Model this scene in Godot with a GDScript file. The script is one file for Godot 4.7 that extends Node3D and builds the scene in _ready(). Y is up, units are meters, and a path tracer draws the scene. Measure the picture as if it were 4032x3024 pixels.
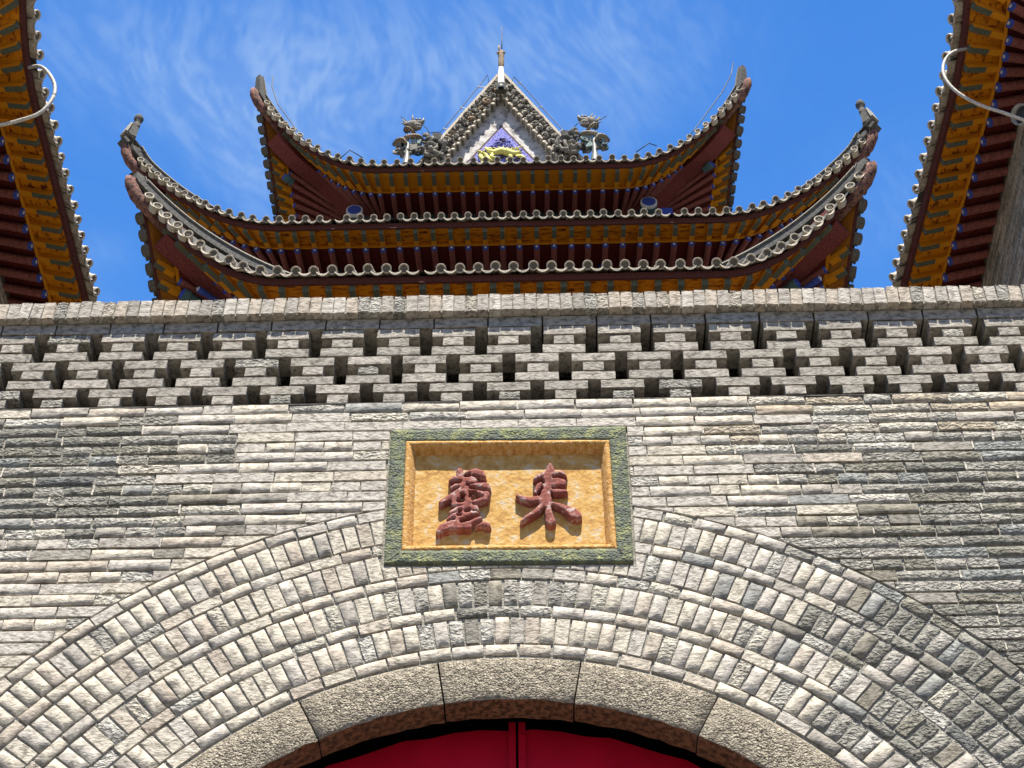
extends Node3D

# A brick city gate seen from below: arch and plaque, openwork parapet, a three-tiered tower behind and a pavilion on either side.
var rng := RandomNumberGenerator.new()
var names := {}
var M := {}          # materials
const UP := Vector3.UP
const EYE := Vector3(0.19, 1.6, 8.15)
const RIGHT := Vector3(0.99977, -0.00354, -0.02117)
const HIGH := Vector3(0.01772, 0.69272, 0.72099)
const ARCH_Y := 5.072     # centre of the arch
const R_OUT := 3.94
const R_STONE := 2.672
const R_IN := 2.3635
const WALL_TOP := 9.93    # foot of the openwork parapet
const COURSE := 0.0921
const EXPOSURE := 2.3


class MB:
	var st := SurfaceTool.new()
	var n := 0
	func _init(smooth := false) -> void:
		st.begin(Mesh.PRIMITIVE_TRIANGLES)
		st.set_smooth_group(0 if smooth else -1)
	func tri(a: Vector3, b: Vector3, c: Vector3) -> void:   # counter-clockwise seen from outside
		st.add_vertex(a); st.add_vertex(c); st.add_vertex(b)
		n += 1
	func quad(a: Vector3, b: Vector3, c: Vector3, d: Vector3) -> void:
		tri(a, b, c); tri(a, c, d)
	func box(lo: Vector3, hi: Vector3, x := Transform3D()) -> void:
		var p := []
		for i in 8:
			p.append(x * Vector3(hi.x if i & 1 else lo.x, hi.y if i & 2 else lo.y, hi.z if i & 4 else lo.z))
		quad(p[4], p[5], p[7], p[6]); quad(p[1], p[0], p[2], p[3])
		quad(p[5], p[1], p[3], p[7]); quad(p[0], p[4], p[6], p[2])
		quad(p[6], p[7], p[3], p[2]); quad(p[0], p[1], p[5], p[4])
	func lathe(prof: Array, seg: int, x := Transform3D()) -> void:   # prof: Vector2(r, y) from bottom to top, round y
		for i in seg:
			var a := TAU * i / seg
			var b := TAU * (i + 1) / seg
			for k in prof.size() - 1:
				var p: Vector2 = prof[k]
				var q: Vector2 = prof[k + 1]
				var A := x * Vector3(p.x * cos(a), p.y, -p.x * sin(a))
				var B := x * Vector3(p.x * cos(b), p.y, -p.x * sin(b))
				var C := x * Vector3(q.x * cos(b), q.y, -q.x * sin(b))
				var D := x * Vector3(q.x * cos(a), q.y, -q.x * sin(a))
				if p.x > 1e-5: tri(A, B, C)
				if q.x > 1e-5: tri(A, C, D)
	func sweep(pts: Array, prof: Array, up: Vector3, scales := [], caps := true) -> void:   # prof: closed, counter-clockwise seen against the direction of travel; x = side, y = up
		var rings := []
		for i in pts.size():
			var t: Vector3 = (pts[mini(i + 1, pts.size() - 1)] - pts[maxi(i - 1, 0)]).normalized()
			var side := t.cross(up).normalized()
			var u := side.cross(t).normalized()
			var s: float = scales[i] if scales.size() else 1.0
			var ring := []
			for q: Vector2 in prof:
				ring.append(pts[i] + side * q.x * s + u * q.y * s)
			rings.append(ring)
		var m := prof.size()
		for i in rings.size() - 1:
			for k in m:
				quad(rings[i][k], rings[i][(k + 1) % m], rings[i + 1][(k + 1) % m], rings[i + 1][k])
		if caps:
			for k in range(1, m - 1):
				tri(rings[0][0], rings[0][k + 1], rings[0][k])
				tri(rings[-1][0], rings[-1][k], rings[-1][k + 1])
	func tube(pts: Array, r: float, seg := 6, scales := []) -> void:
		var prof := []
		for k in seg:
			prof.append(Vector2(cos(TAU * k / seg), sin(TAU * k / seg)) * r)
		var t0: Vector3 = (pts[-1] - pts[0]).normalized()
		sweep(pts, prof, Vector3.UP if absf(t0.y) < 0.9 else Vector3(0.1, 0.05, 1), scales)
	func blob(c: Vector3, r: Vector3, seg := 7, x := Basis()) -> void:
		var prof := []
		for k in seg:
			var a := -PI / 2 + PI * k / (seg - 1)
			prof.append(Vector2(cos(a), sin(a)))
		lathe(prof, seg + 1, Transform3D(x.scaled_local(r), c))
	func done(onto: ArrayMesh = null) -> ArrayMesh:
		st.generate_normals()
		return st.commit(onto) if onto else st.commit()


func numbered(parent: Node, called: String) -> String:
	var key := str(parent.get_instance_id()) + called
	var k: int = names.get(key, 0)
	names[key] = k + 1
	return called if k == 0 else "%s_%03d" % [called, k]

func thing(called: String, at: Vector3, label: String, category: String, group := "") -> Node3D:
	var o := Node3D.new()
	o.name = numbered(self, called)
	add_child(o)
	o.position = at
	o.set_meta("label", label); o.set_meta("category", category)
	if group: o.set_meta("group", group)
	return o

func part(parent: Node3D, called: String, mesh: Mesh, mat, x := Transform3D(), label := "") -> MeshInstance3D:   # x is in the world
	var o := MeshInstance3D.new()
	o.name = numbered(parent, called)
	o.mesh = mesh
	if mat is Array:
		for i in mat.size(): o.set_surface_override_material(i, mat[i])
	else:
		o.material_override = mat
	parent.add_child(o)
	o.transform = parent.global_transform.affine_inverse() * x
	if label: o.set_meta("label", label)
	return o

func lin(r: float, g: float, b: float) -> Color:
	return Color(r, g, b).linear_to_srgb()

func noise_bytes(size: int, freq: float, oct: int, kind: int, sd: int, fractal := FastNoiseLite.FRACTAL_FBM) -> PackedByteArray:
	var n := FastNoiseLite.new()
	n.seed = sd
	n.noise_type = kind
	n.frequency = freq
	n.fractal_type = fractal
	n.fractal_octaves = oct
	if kind == FastNoiseLite.TYPE_CELLULAR:
		n.cellular_return_type = FastNoiseLite.RETURN_DISTANCE
	var im := n.get_seamless_image(size, size)
	im.convert(Image.FORMAT_L8)
	return im.get_data()

# A texture whose colour runs through stops (value 0..1 -> colour) of a weighted sum of noises [[weight, freq, octaves, type, seed, fractal], ...]
func paint(size: int, layers: Array, stops: Array) -> ImageTexture:
	var sum := PackedFloat32Array()
	sum.resize(size * size)
	var total := 0.0
	for l in layers:
		var d := noise_bytes(size, l[1], l[2], l[3], l[4], l[5] if l.size() > 5 else FastNoiseLite.FRACTAL_FBM)
		var w: float = l[0] / 255.0
		total += l[0]
		for i in sum.size(): sum[i] += w * d[i]
	var lut := []
	for k in 256:
		var v := k / 255.0
		var c: Color = stops[0][1]
		for j in stops.size() - 1:
			if v >= stops[j][0]:
				c = (stops[j][1] as Color).lerp(stops[j + 1][1], clampf((v - stops[j][0]) / (stops[j + 1][0] - stops[j][0]), 0, 1))
		lut.append([c.r8, c.g8, c.b8])
	var out := PackedByteArray()
	out.resize(size * size * 3)
	for i in sum.size():
		var c: Array = lut[clampi(int(sum[i] / total * 255.0), 0, 255)]
		out[i * 3] = c[0]; out[i * 3 + 1] = c[1]; out[i * 3 + 2] = c[2]
	return ImageTexture.create_from_image(Image.create_from_data(size, size, false, Image.FORMAT_RGB8, out))

func mat(color: Color, tex: Texture2D, per_metre: Vector3, bump: Texture2D = null, cm := 0.0, rough := 0.9, bump_per_metre := Vector3.ZERO) -> StandardMaterial3D:
	var m := StandardMaterial3D.new()
	m.albedo_color = color
	m.albedo_texture = tex
	m.roughness = rough
	m.metallic_specular = 0.3
	m.uv1_triplanar = true
	m.uv1_world_triplanar = true
	m.uv1_scale = per_metre
	if bump:
		m.heightmap_enabled = true
		m.heightmap_texture = bump
		m.heightmap_scale = cm
	return m

func smooth01(a: float, b: float, v: float) -> float:
	return smoothstep(a, b, v)

func _ready() -> void:
	rng.seed = 7
	var cam := Camera3D.new()
	cam.name = "camera"
	add_child(cam)
	cam.transform = Transform3D(Basis(RIGHT, HIGH, RIGHT.cross(HIGH)).orthonormalized(), EYE)
	cam.fov = rad_to_deg(2.0 * atan(1512.0 / 6648.0))
	cam.near = 0.1
	cam.far = 3000.0
	cam.current = true

	var env := Environment.new()
	env.background_mode = Environment.BG_SKY
	env.sky = Sky.new()
	var pano := PanoramaSkyMaterial.new()
	pano.panorama = sky_picture()
	env.sky.sky_material = pano
	env.tonemap_mode = Environment.TONE_MAPPER_LINEAR
	env.tonemap_exposure = EXPOSURE
	env.sdfgi_enabled = true
	env.ssao_enabled = true
	env.ssil_enabled = true
	var we := WorldEnvironment.new()
	we.name = "environment"
	we.environment = env
	add_child(we)

	var sun := DirectionalLight3D.new()
	sun.name = "sun"
	sun.light_energy = 1.6
	sun.light_color = Color(1.0, 0.965, 0.91)
	sun.light_angular_distance = 0.5
	sun.shadow_enabled = true
	add_child(sun)
	var el := deg_to_rad(66.0)
	var az := deg_to_rad(6.0)
	sun.look_at_from_position(Vector3(sin(az) * cos(el), sin(el), cos(az) * cos(el)) * 50.0, Vector3.ZERO)

	make_materials()

	var g := MB.new()
	g.quad(Vector3(-1500, 0, 1500), Vector3(1500, 0, 1500), Vector3(1500, 0, -1500), Vector3(-1500, 0, -1500))
	var ground := MeshInstance3D.new()
	ground.name = "ground"
	ground.mesh = g.done()
	ground.material_override = M.paving
	add_child(ground)
	ground.set_meta("kind", "structure")

	build_wall()
	build_plaque()
	build_door()
	build_tower()
	build_pavilions()
	build_small()


func sky_picture() -> ImageTexture:
	var W := 3600
	var H := 1800
	var streak := FastNoiseLite.new()
	streak.seed = 11; streak.noise_type = FastNoiseLite.TYPE_SIMPLEX; streak.frequency = 1.0; streak.fractal_octaves = 4; streak.fractal_gain = 0.55
	var low := FastNoiseLite.new()
	low.seed = 4; low.noise_type = FastNoiseLite.TYPE_SIMPLEX; low.frequency = 1.0; low.fractal_octaves = 2
	var out := PackedByteArray()
	out.resize(W * (H / 2) * 3)
	# patches of cirrus: (x, z) on the cloud sheet at unit height, radius, amount
	var patches := [[-0.257, -0.643, 0.05, 0.5], [-0.207, -0.677, 0.045, 0.5], [-0.153, -0.63, 0.06, 0.55], [-0.139, -0.687, 0.05, 0.4], [-0.072, -0.632, 0.06, 0.5], [-0.005, -0.658, 0.07, 0.5], [0.049, -0.612, 0.06, 0.5], [-0.2, -0.729, 0.03, 0.35], [0.022, -0.7, 0.05, 0.35], [-0.299, -0.611, 0.05, 0.4], [0.262, -0.758, 0.05, 0.3], [0.104, -0.636, 0.06, 0.2], [-0.319, -0.79, 0.02, 0.3], [-0.236, -0.79, 0.02, 0.2]]
	for y in H:
		var e := PI / 2 - PI * (y + 0.5) / H
		var h := sin(e)
		if h < 0.0:
			var low_color := Color(0.42 / EXPOSURE, 0.42 / EXPOSURE, 0.40 / EXPOSURE).linear_to_srgb()
			var line := PackedByteArray()
			line.resize(W * 3)
			for x in W:
				line[x * 3] = low_color.r8; line[x * 3 + 1] = low_color.g8; line[x * 3 + 2] = low_color.b8
			for rest in range(y, H): out.append_array(line)
			break
		var k := clampf(h, 0.0, 1.0)
		var base := Vector3(0.50, 0.63, 0.82).lerp(Vector3(0.095, 0.325, 0.88), smoothstep(0.0, 0.55, k)).lerp(Vector3(0.05, 0.225, 0.74), smoothstep(0.60, 1.0, k))
		for x in W:
			var a := TAU * (x + 0.5) / W
			var c := base
			if h > 0.06:
				var r := cos(e) / (h + 0.02)
				var px := sin(a) * r
				var pz := -cos(a) * r
				var amount := clampf(low.get_noise_2d(px * 1.7 + 40, pz * 1.3) * 1.0 - 0.3, 0.0, 0.4)
				if absf(px) < 0.5 and pz < -0.45 and pz > -1.0:
					for p in patches:
						var d: float = (Vector2(px - p[0], pz - p[1])).length() / p[2]
						if d < 1.9: amount += p[3] * exp(-d * d)
				if amount > 0.01:
					var w := low.get_noise_2d(px * 5.0, pz * 4.0 + 9) * 0.022 + low.get_noise_2d(px * 14.0 + 5, pz * 9.0) * 0.008
					var lean := 0.35 * (pz + 0.65) + 0.02 * sin(pz * 31.0 + px * 17.0)
					var s := streak.get_noise_2d((px + w + lean * 0.5) * 17.0, (pz + w) * 8.0) * 0.5 + 0.5
					var f := streak.get_noise_2d((px + w + lean) * 55.0 + 7, (pz - w) * 19.0) * 0.5 + 0.5
					var v := streak.get_noise_2d((px + w * 0.5 + lean * 0.8) * 150.0 + 3, pz * 48.0) * 0.5 + 0.5
					var t := amount * (0.32 + 0.68 * smoothstep(0.32, 0.78, s * 0.42 + f * 0.34 + v * 0.24)) * smoothstep(0.06, 0.3, h)
					c = c.lerp(Vector3(0.55, 0.74, 1.0), clampf(t * 0.46, 0.0, 0.42))
			c /= EXPOSURE
			var i := (y * W + x) * 3
			var q := Color(c.x, c.y, c.z).linear_to_srgb()
			out[i] = q.r8; out[i + 1] = q.g8; out[i + 2] = q.b8
	return ImageTexture.create_from_image(Image.create_from_data(W, H, false, Image.FORMAT_RGB8, out))


func make_materials() -> void:
	var S := FastNoiseLite.TYPE_SIMPLEX_SMOOTH
	var V := FastNoiseLite.TYPE_VALUE_CUBIC
	var P := FastNoiseLite.TYPE_PERLIN
	var RID := FastNoiseLite.FRACTAL_RIDGED
	# brick: mottled grey with pale bloom and darker spots
	var t_brick := paint(512, [[1.0, 0.014, 4, S, 1], [0.7, 0.05, 3, P, 2], [0.35, 0.25, 2, V, 3]], [[0.24, Color(0.56, 0.55, 0.53)], [0.40, Color(0.79, 0.775, 0.75)], [0.52, Color(0.93, 0.915, 0.89)], [0.76, Color(1, 0.985, 0.96)]])
	var t_worn := paint(512, [[1.0, 0.02, 4, S, 5], [0.9, 0.06, 3, P, 6], [0.5, 0.2, 2, V, 8]], [[0.25, Color(0.5, 0.5, 0.5)], [0.45, Color(0.78, 0.78, 0.76)], [0.6, Color(0.92, 0.92, 0.9)], [0.72, Color(1, 0.99, 0.97)]])
	var h_fine := paint(512, [[1.0, 0.03, 4, S, 12], [0.7, 0.14, 3, P, 13]], [[0.0, Color.BLACK], [1.0, Color.WHITE]])
	var h_rough := paint(512, [[1.0, 0.02, 4, S, 21, RID], [0.8, 0.05, 4, P, 22], [0.3, 0.2, 2, V, 23]], [[0.1, Color.BLACK], [0.9, Color.WHITE]])
	var h_pick := paint(512, [[1.0, 0.05, 3, P, 31], [0.8, 0.12, 2, P, 32], [0.5, 0.28, 1, V, 33]], [[0.25, Color.BLACK], [0.75, Color.WHITE]])
	var tones := {
		pale = lin(0.565, 0.54, 0.472), pink = lin(0.53, 0.492, 0.43), grey = lin(0.515, 0.50, 0.465), mid = lin(0.41, 0.395, 0.365), warm = lin(0.47, 0.43, 0.375), stone = lin(0.335, 0.325, 0.30),
		blue = lin(0.315, 0.33, 0.325), dark = lin(0.25, 0.245, 0.22), olive = lin(0.27, 0.26, 0.22), slate = lin(0.19, 0.195, 0.195), shade = lin(0.345, 0.335, 0.305), buff = lin(0.46, 0.405, 0.325)}
	for k in tones:
		M["smooth_" + k] = mat(tones[k], t_brick, Vector3(1.5, 2.4, 1.5), h_fine, 0.7)
		M["worn_" + k] = mat(tones[k], t_worn, Vector3(1.25, 1.8, 1.25), h_rough, 2.6)
	M.mortar = mat(lin(0.40, 0.385, 0.35), t_worn, Vector3(3, 3, 3), h_rough, 0.8)
	M.terrace = mat(lin(0.36, 0.345, 0.31), t_brick, Vector3(0.4, 0.4, 0.4), h_fine, 0.5)
	M.lime = mat(lin(0.66, 0.64, 0.58), t_brick, Vector3(4, 4, 4), h_rough, 0.8)
	M.core_dark = mat(lin(0.10, 0.095, 0.09), t_brick, Vector3(1, 1, 1), h_fine, 0.4)  # in the parapet openings this dark tone paints their shade
	M.paving = mat(lin(0.18, 0.17, 0.155), t_brick, Vector3(0.4, 0.4, 0.4), h_fine, 0.5)
	var t_granite := paint(512, [[1.0, 0.11, 3, P, 41], [0.9, 0.3, 2, V, 42], [0.5, 0.02, 3, S, 43]], [[0.25, Color(0.36, 0.35, 0.34)], [0.45, Color(0.66, 0.65, 0.62)], [0.58, Color(0.88, 0.87, 0.84)], [0.72, Color(1, 0.99, 0.96)]])
	M.granite = mat(lin(0.46, 0.42, 0.35), t_granite, Vector3(1.3, 1.3, 1.3), h_pick, 1.6)
	var t_shaded_soffit := paint(512, [[1.0, 0.02, 4, S, 51], [0.6, 0.09, 3, P, 52]], [[0.25, Color(0.38, 0.33, 0.28)], [0.5, Color(0.68, 0.60, 0.51)], [0.68, Color(0.86, 0.73, 0.60)], [0.8, Color(0.85, 0.8, 0.72)]])
	M.soffit = mat(lin(0.31, 0.27, 0.225), t_shaded_soffit, Vector3(2, 2, 2), h_fine, 0.8)  # same stone as the face; shade and brown reflection put into the colour
	M.black = mat(lin(0.012, 0.012, 0.018), t_brick, Vector3(1, 1, 1))  # darkness of the passage, painted rather than left to the light
	M.door = mat(lin(0.47, 0.001, 0.026), paint(256, [[1.0, 0.01, 3, S, 55]], [[0.2, Color(0.92, 0.92, 0.92)], [0.8, Color(1, 1, 1)]]), Vector3(0.7, 0.5, 0.7), h_fine, 0.05, 0.6)
	# plaque
	var t_green := paint(512, [[1.0, 0.012, 3, S, 61], [0.8, 0.09, 3, P, 62], [0.35, 0.25, 1, V, 63]], [[0.2, Color(0.27, 0.30, 0.30)], [0.42, Color(0.36, 0.41, 0.36)], [0.54, Color(0.42, 0.47, 0.37)], [0.64, Color(0.49, 0.54, 0.37)], [0.76, Color(0.60, 0.62, 0.43)]])
	M.green = mat(lin(0.98, 0.86, 0.90), t_green, Vector3(1.1, 1.1, 1.1), h_pick, 1.4)
	var t_ochre := paint(512, [[1.0, 0.012, 4, S, 71], [0.6, 0.06, 3, P, 72]], [[0.25, Color(0.80, 0.60, 0.32)], [0.45, Color(0.90, 0.70, 0.36)], [0.62, Color(0.93, 0.76, 0.46)], [0.72, Color(0.92, 0.82, 0.62)], [0.86, Color(0.86, 0.78, 0.66)]])
	M.ochre = mat(lin(0.57, 0.60, 0.74), t_ochre, Vector3(1.1, 1.1, 1.1), h_rough, 0.6)
	var t_gold := paint(512, [[1.0, 0.03, 3, S, 74], [0.8, 0.12, 3, P, 75]], [[0.25, Color(0.70, 0.52, 0.24)], [0.48, Color(0.88, 0.68, 0.33)], [0.62, Color(0.93, 0.76, 0.42)], [0.78, Color(0.92, 0.84, 0.66)]])
	M.gold = mat(lin(0.62, 0.60, 0.80), t_gold, Vector3(1.3, 1.3, 1.3), h_pick, 0.5)
	var t_red := paint(512, [[1.0, 0.014, 4, S, 81], [0.7, 0.07, 3, P, 82]], [[0.25, Color(0.46, 0.25, 0.22)], [0.46, Color(0.60, 0.32, 0.27)], [0.58, Color(0.62, 0.38, 0.34)], [0.66, Color(0.74, 0.60, 0.56)], [0.8, Color(0.86, 0.78, 0.72)]])
	M.letter = mat(lin(0.74, 0.86, 0.92), t_red, Vector3(1.6, 1.6, 1.6), h_fine, 0.4)
	# painted timber
	var gold_stops := [[0.1, Color(0.93, 0.60, 0.06)], [0.54, Color(0.88, 0.55, 0.06)], [0.61, Color(0.74, 0.42, 0.06)], [0.63, Color(0.36, 0.12, 0.08)], [0.9, Color(0.28, 0.09, 0.07)]]
	var peel := paint(512, [[1.0, 0.014, 4, S, 91], [0.7, 0.06, 3, P, 92]], gold_stops)
	var whole := paint(512, [[1.0, 0.014, 4, S, 93], [0.7, 0.06, 3, P, 94]], [[0.1, Color(0.80, 0.50, 0.05)], [0.5, Color(0.92, 0.60, 0.07)], [0.8, Color(0.84, 0.56, 0.12)], [0.9, Color(0.5, 0.25, 0.08)]])
	var whole_color := lin(0.64, 0.66, 0.85)
	M.yellow_x = mat(whole_color, peel, Vector3(0.45, 1.6, 1.6), h_fine, 0.3, 0.75)
	M.yellow_z = mat(whole_color, peel, Vector3(1.3, 1.3, 0.8), h_fine, 0.3, 0.75)
	M.yellow = mat(whole_color, whole, Vector3(3, 3, 3), h_fine, 0.3, 0.75)
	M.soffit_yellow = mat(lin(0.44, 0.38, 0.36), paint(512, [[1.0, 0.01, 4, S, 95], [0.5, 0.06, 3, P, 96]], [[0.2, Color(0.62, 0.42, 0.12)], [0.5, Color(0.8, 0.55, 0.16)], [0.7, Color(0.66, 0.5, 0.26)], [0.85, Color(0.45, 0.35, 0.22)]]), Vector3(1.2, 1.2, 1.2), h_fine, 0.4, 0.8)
	var t_paint := paint(512, [[1.0, 0.02, 4, S, 101], [0.8, 0.1, 3, P, 102]], [[0.25, Color(0.55, 0.55, 0.55)], [0.5, Color(0.86, 0.86, 0.86)], [0.75, Color(1, 1, 1)]])
	M.green_paint = mat(lin(0.12, 0.135, 0.098), t_paint, Vector3(4, 4, 4), h_fine, 0.4, 0.8)
	M.red_wood = mat(lin(0.29, 0.10, 0.085), t_paint, Vector3(2, 2, 2), h_fine, 0.4, 0.8)
	M.red_worn = mat(lin(0.22, 0.058, 0.055), t_paint, Vector3(2.5, 2.5, 2.5), h_rough, 0.6, 0.85)
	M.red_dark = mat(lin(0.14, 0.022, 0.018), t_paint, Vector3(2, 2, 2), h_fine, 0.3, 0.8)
	M.fascia = mat(lin(0.12, 0.038, 0.03), t_paint, Vector3(3, 3, 3), h_rough, 0.6, 0.85)
	M.blue_paint = mat(lin(0.05, 0.09, 0.42), t_paint, Vector3(4, 4, 4), h_fine, 0.3, 0.7)
	M.teal_paint = mat(lin(0.09, 0.17, 0.20), t_worn, Vector3(5, 5, 5), h_rough, 0.5, 0.8)
	M.white_paint = mat(lin(0.62, 0.63, 0.66), t_paint, Vector3(4, 4, 4))
	M.pinkish = mat(lin(0.75, 0.72, 0.72), paint(512, [[1.0, 0.02, 4, S, 105], [0.7, 0.08, 3, P, 106]], [[0.2, Color(0.16, 0.2, 0.24)], [0.38, Color(0.24, 0.22, 0.22)], [0.44, Color(0.52, 0.36, 0.34)], [0.58, Color(0.62, 0.46, 0.43)], [0.63, Color(0.66, 0.52, 0.3)], [0.7, Color(0.3, 0.28, 0.26)], [0.85, Color(0.6, 0.55, 0.5)]]), Vector3(1.1, 1.1, 1.1), h_rough, 1.2)
	M.tile = mat(lin(0.64, 0.605, 0.54), paint(512, [[1.0, 0.02, 4, S, 111], [0.7, 0.1, 3, P, 112]], [[0.2, Color(0.5, 0.49, 0.46)], [0.45, Color(0.82, 0.8, 0.76)], [0.75, Color(1, 0.98, 0.94)]]), Vector3(3, 3, 3), h_fine, 0.6)
	M.tile_shaded = mat(lin(0.17, 0.155, 0.135), t_worn, Vector3(3, 3, 3), h_rough, 0.8)  # same tile as the front; shade of the undersides put into the colour
	M.tile_face = mat(lin(0.22, 0.20, 0.17), t_worn, Vector3(6, 6, 6), h_rough, 1.0)
	M.ridge_top = mat(lin(0.40, 0.385, 0.35), t_worn, Vector3(2, 2, 2), h_rough, 0.8)
	M.ridge = mat(lin(0.15, 0.147, 0.14), t_worn, Vector3(1.6, 1.6, 1.6), h_rough, 1.2)
	M.roof = mat(lin(0.14, 0.138, 0.132), t_worn, Vector3(2, 2, 2), h_rough, 0.8)
	M.carved = mat(lin(0.33, 0.31, 0.28), t_worn, Vector3(2.2, 2.2, 2.2), h_rough, 1.5)
	M.carved_warm = mat(lin(0.42, 0.32, 0.23), t_worn, Vector3(2.2, 2.2, 2.2), h_rough, 1.5)
	M.dragon = mat(lin(0.44, 0.40, 0.33), t_worn, Vector3(2.2, 2.2, 2.2), h_rough, 1.2)
	M.pale_teal = mat(lin(0.30, 0.40, 0.41), t_worn, Vector3(2.2, 2.2, 2.2), h_rough, 0.8)
	M.plaster = mat(lin(0.56, 0.56, 0.575), t_brick, Vector3(0.5, 0.5, 0.5), h_fine, 0.5)
	M.violet = mat(lin(0.30, 0.31, 0.64), paint(512, [[1.0, 0.03, 3, S, 121], [0.5, 0.1, 2, P, 122]], [[0.3, Color(0.35, 0.33, 0.5)], [0.5, Color(0.85, 0.85, 0.95)], [0.7, Color(1, 1, 1)]]), Vector3(1.3, 1.3, 1.3), h_fine, 0.8)
	M.maroon = mat(lin(0.10, 0.065, 0.075), t_paint, Vector3(3, 3, 3))
	M.lemon = mat(lin(0.95, 0.90, 0.26), t_paint, Vector3(3, 3, 3), h_fine, 0.5, 0.6)
	M.china = mat(lin(0.23, 0.245, 0.235), t_paint, Vector3(3, 3, 3), h_fine, 0.4, 0.4)
	M.iron = mat(lin(0.06, 0.065, 0.075), t_paint, Vector3(3, 3, 3), null, 0.0, 0.5)
	M.steel = mat(lin(0.62, 0.64, 0.66), t_paint, Vector3(5, 5, 5), null, 0.0, 0.4)
	M.pipe = mat(lin(0.58, 0.56, 0.50), t_paint, Vector3(3, 3, 3), null, 0.0, 0.5)
	M.housing = mat(lin(0.42, 0.42, 0.40), t_paint, Vector3(3, 3, 3), null, 0.0, 0.5)


# One brick: front face at z = 0, worn edges, `amp` metres of unevenness
func brick_mesh(l: float, h: float, d: float, bev: float, amp: float, nx := 3, ny := 2, worn_round := true) -> ArrayMesh:
	var m := MB.new(true)
	var s := MB.new(false)
	var g := []
	for j in ny + 1:
		var row := []
		for i in nx + 1:
			var inner := i > 0 and i < nx and j > 0 and j < ny
			var edge := bev * rng.randf_range(0.6, 1.7 + amp * 60.0)
			var x := lerpf(-l / 2 + (edge if i == 0 else 0.0), l / 2 - (edge if i == nx else 0.0), float(i) / nx)
			var y := lerpf(-h / 2 + (edge * 0.8 if j == 0 else 0.0), h / 2 - (edge * 0.8 if j == ny else 0.0), float(j) / ny)
			if i > 0 and i < nx: x += rng.randf_range(-0.18, 0.18) * l / nx
			if j > 0 and j < ny: y += rng.randf_range(-0.22, 0.22) * h / ny
			row.append(Vector3(x, y, rng.randf_range(-amp, 0.0 if not inner else amp * 0.5)))
		g.append(row)
	for j in ny:
		for i in nx: m.quad(g[j][i], g[j][i + 1], g[j + 1][i + 1], g[j + 1][i])
	var ring := []
	for i in nx: ring.append(g[0][i])
	for j in ny: ring.append(g[j][nx])
	for i in nx: ring.append(g[ny][nx - i])
	for j in ny: ring.append(g[ny - j][0])
	var outer := []
	for p: Vector3 in ring:
		var q := Vector3(signf(p.x) * l / 2 if absf(p.x) > l / 2 - bev * (2.8 + amp * 60.0) else p.x, p.y, 0)
		if absf(p.y) > h / 2 - bev * (2.3 + amp * 50.0) or absf(q.x) < l / 2 - 1e-4: q.y = signf(p.y) * h / 2
		q.x -= signf(q.x) * rng.randf_range(0, 0.002 + amp * 0.4)
		q.y -= signf(q.y) * rng.randf_range(0, 0.002 + amp * 0.4)
		q.z = p.z - bev * rng.randf_range(0.8, 1.5)
		outer.append(q)
	var n := ring.size()
	for k in n:
		(m if worn_round else s).quad(outer[k], outer[(k + 1) % n], ring[(k + 1) % n], ring[k])
		var a: Vector3 = outer[k]
		var b: Vector3 = outer[(k + 1) % n]
		s.quad(Vector3(a.x, a.y, -d), Vector3(b.x, b.y, -d), b, a)
	# one surface: smooth front, flat sides
	m.st.generate_normals()
	s.st.generate_normals()
	var all := SurfaceTool.new()
	all.append_from(m.st.commit(), 0, Transform3D())
	all.append_from(s.st.commit(), 0, Transform3D())
	return all.commit()


# A flat piece with any outline: face at z = 0, bevelled rim, sides back to -d
func slab_mesh(poly: PackedVector2Array, d: float, bev: float, amp := 0.0) -> ArrayMesh:
	var p := poly.duplicate()
	if Geometry2D.is_polygon_clockwise(p): p.reverse()
	var q := PackedVector2Array()
	for v in p:
		if q.is_empty() or q[-1].distance_to(v) > 0.003: q.append(v)
	if q.size() > 2 and q[0].distance_to(q[-1]) < 0.003: q.remove_at(q.size() - 1)
	var n := q.size()
	if n < 3: return null
	var inn := PackedVector2Array()
	for i in n:
		var a := (q[i] - q[(i + n - 1) % n]).normalized()
		var b := (q[(i + 1) % n] - q[i]).normalized()
		var na := Vector2(-a.y, a.x)
		var nb := Vector2(-b.y, b.x)
		var h := (na + nb).normalized()
		inn.append(q[i] + h * minf(bev / maxf(h.dot(na), 0.35), bev * 2.2))
	var tri := Geometry2D.triangulate_polygon(inn)
	var m := MB.new(false)
	if tri.is_empty():
		inn = q
		tri = Geometry2D.triangulate_polygon(q)
	var top := []
	var rim := []
	for i in n:
		top.append(Vector3(inn[i].x, inn[i].y, rng.randf_range(-amp, amp * 0.3)))
		rim.append(Vector3(q[i].x, q[i].y, -bev))
	for k in range(0, tri.size(), 3):
		var a := tri[k]; var b := tri[k + 1]; var c := tri[k + 2]
		if (inn[b] - inn[a]).cross(inn[c] - inn[a]) < 0: m.tri(top[a], top[c], top[b])
		else: m.tri(top[a], top[b], top[c])
	for i in n:
		var j := (i + 1) % n
		m.quad(rim[i], rim[j], top[j], top[i])
		m.quad(Vector3(q[i].x, q[i].y, -d), Vector3(q[j].x, q[j].y, -d), rim[j], rim[i])
	return m.done()


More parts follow.
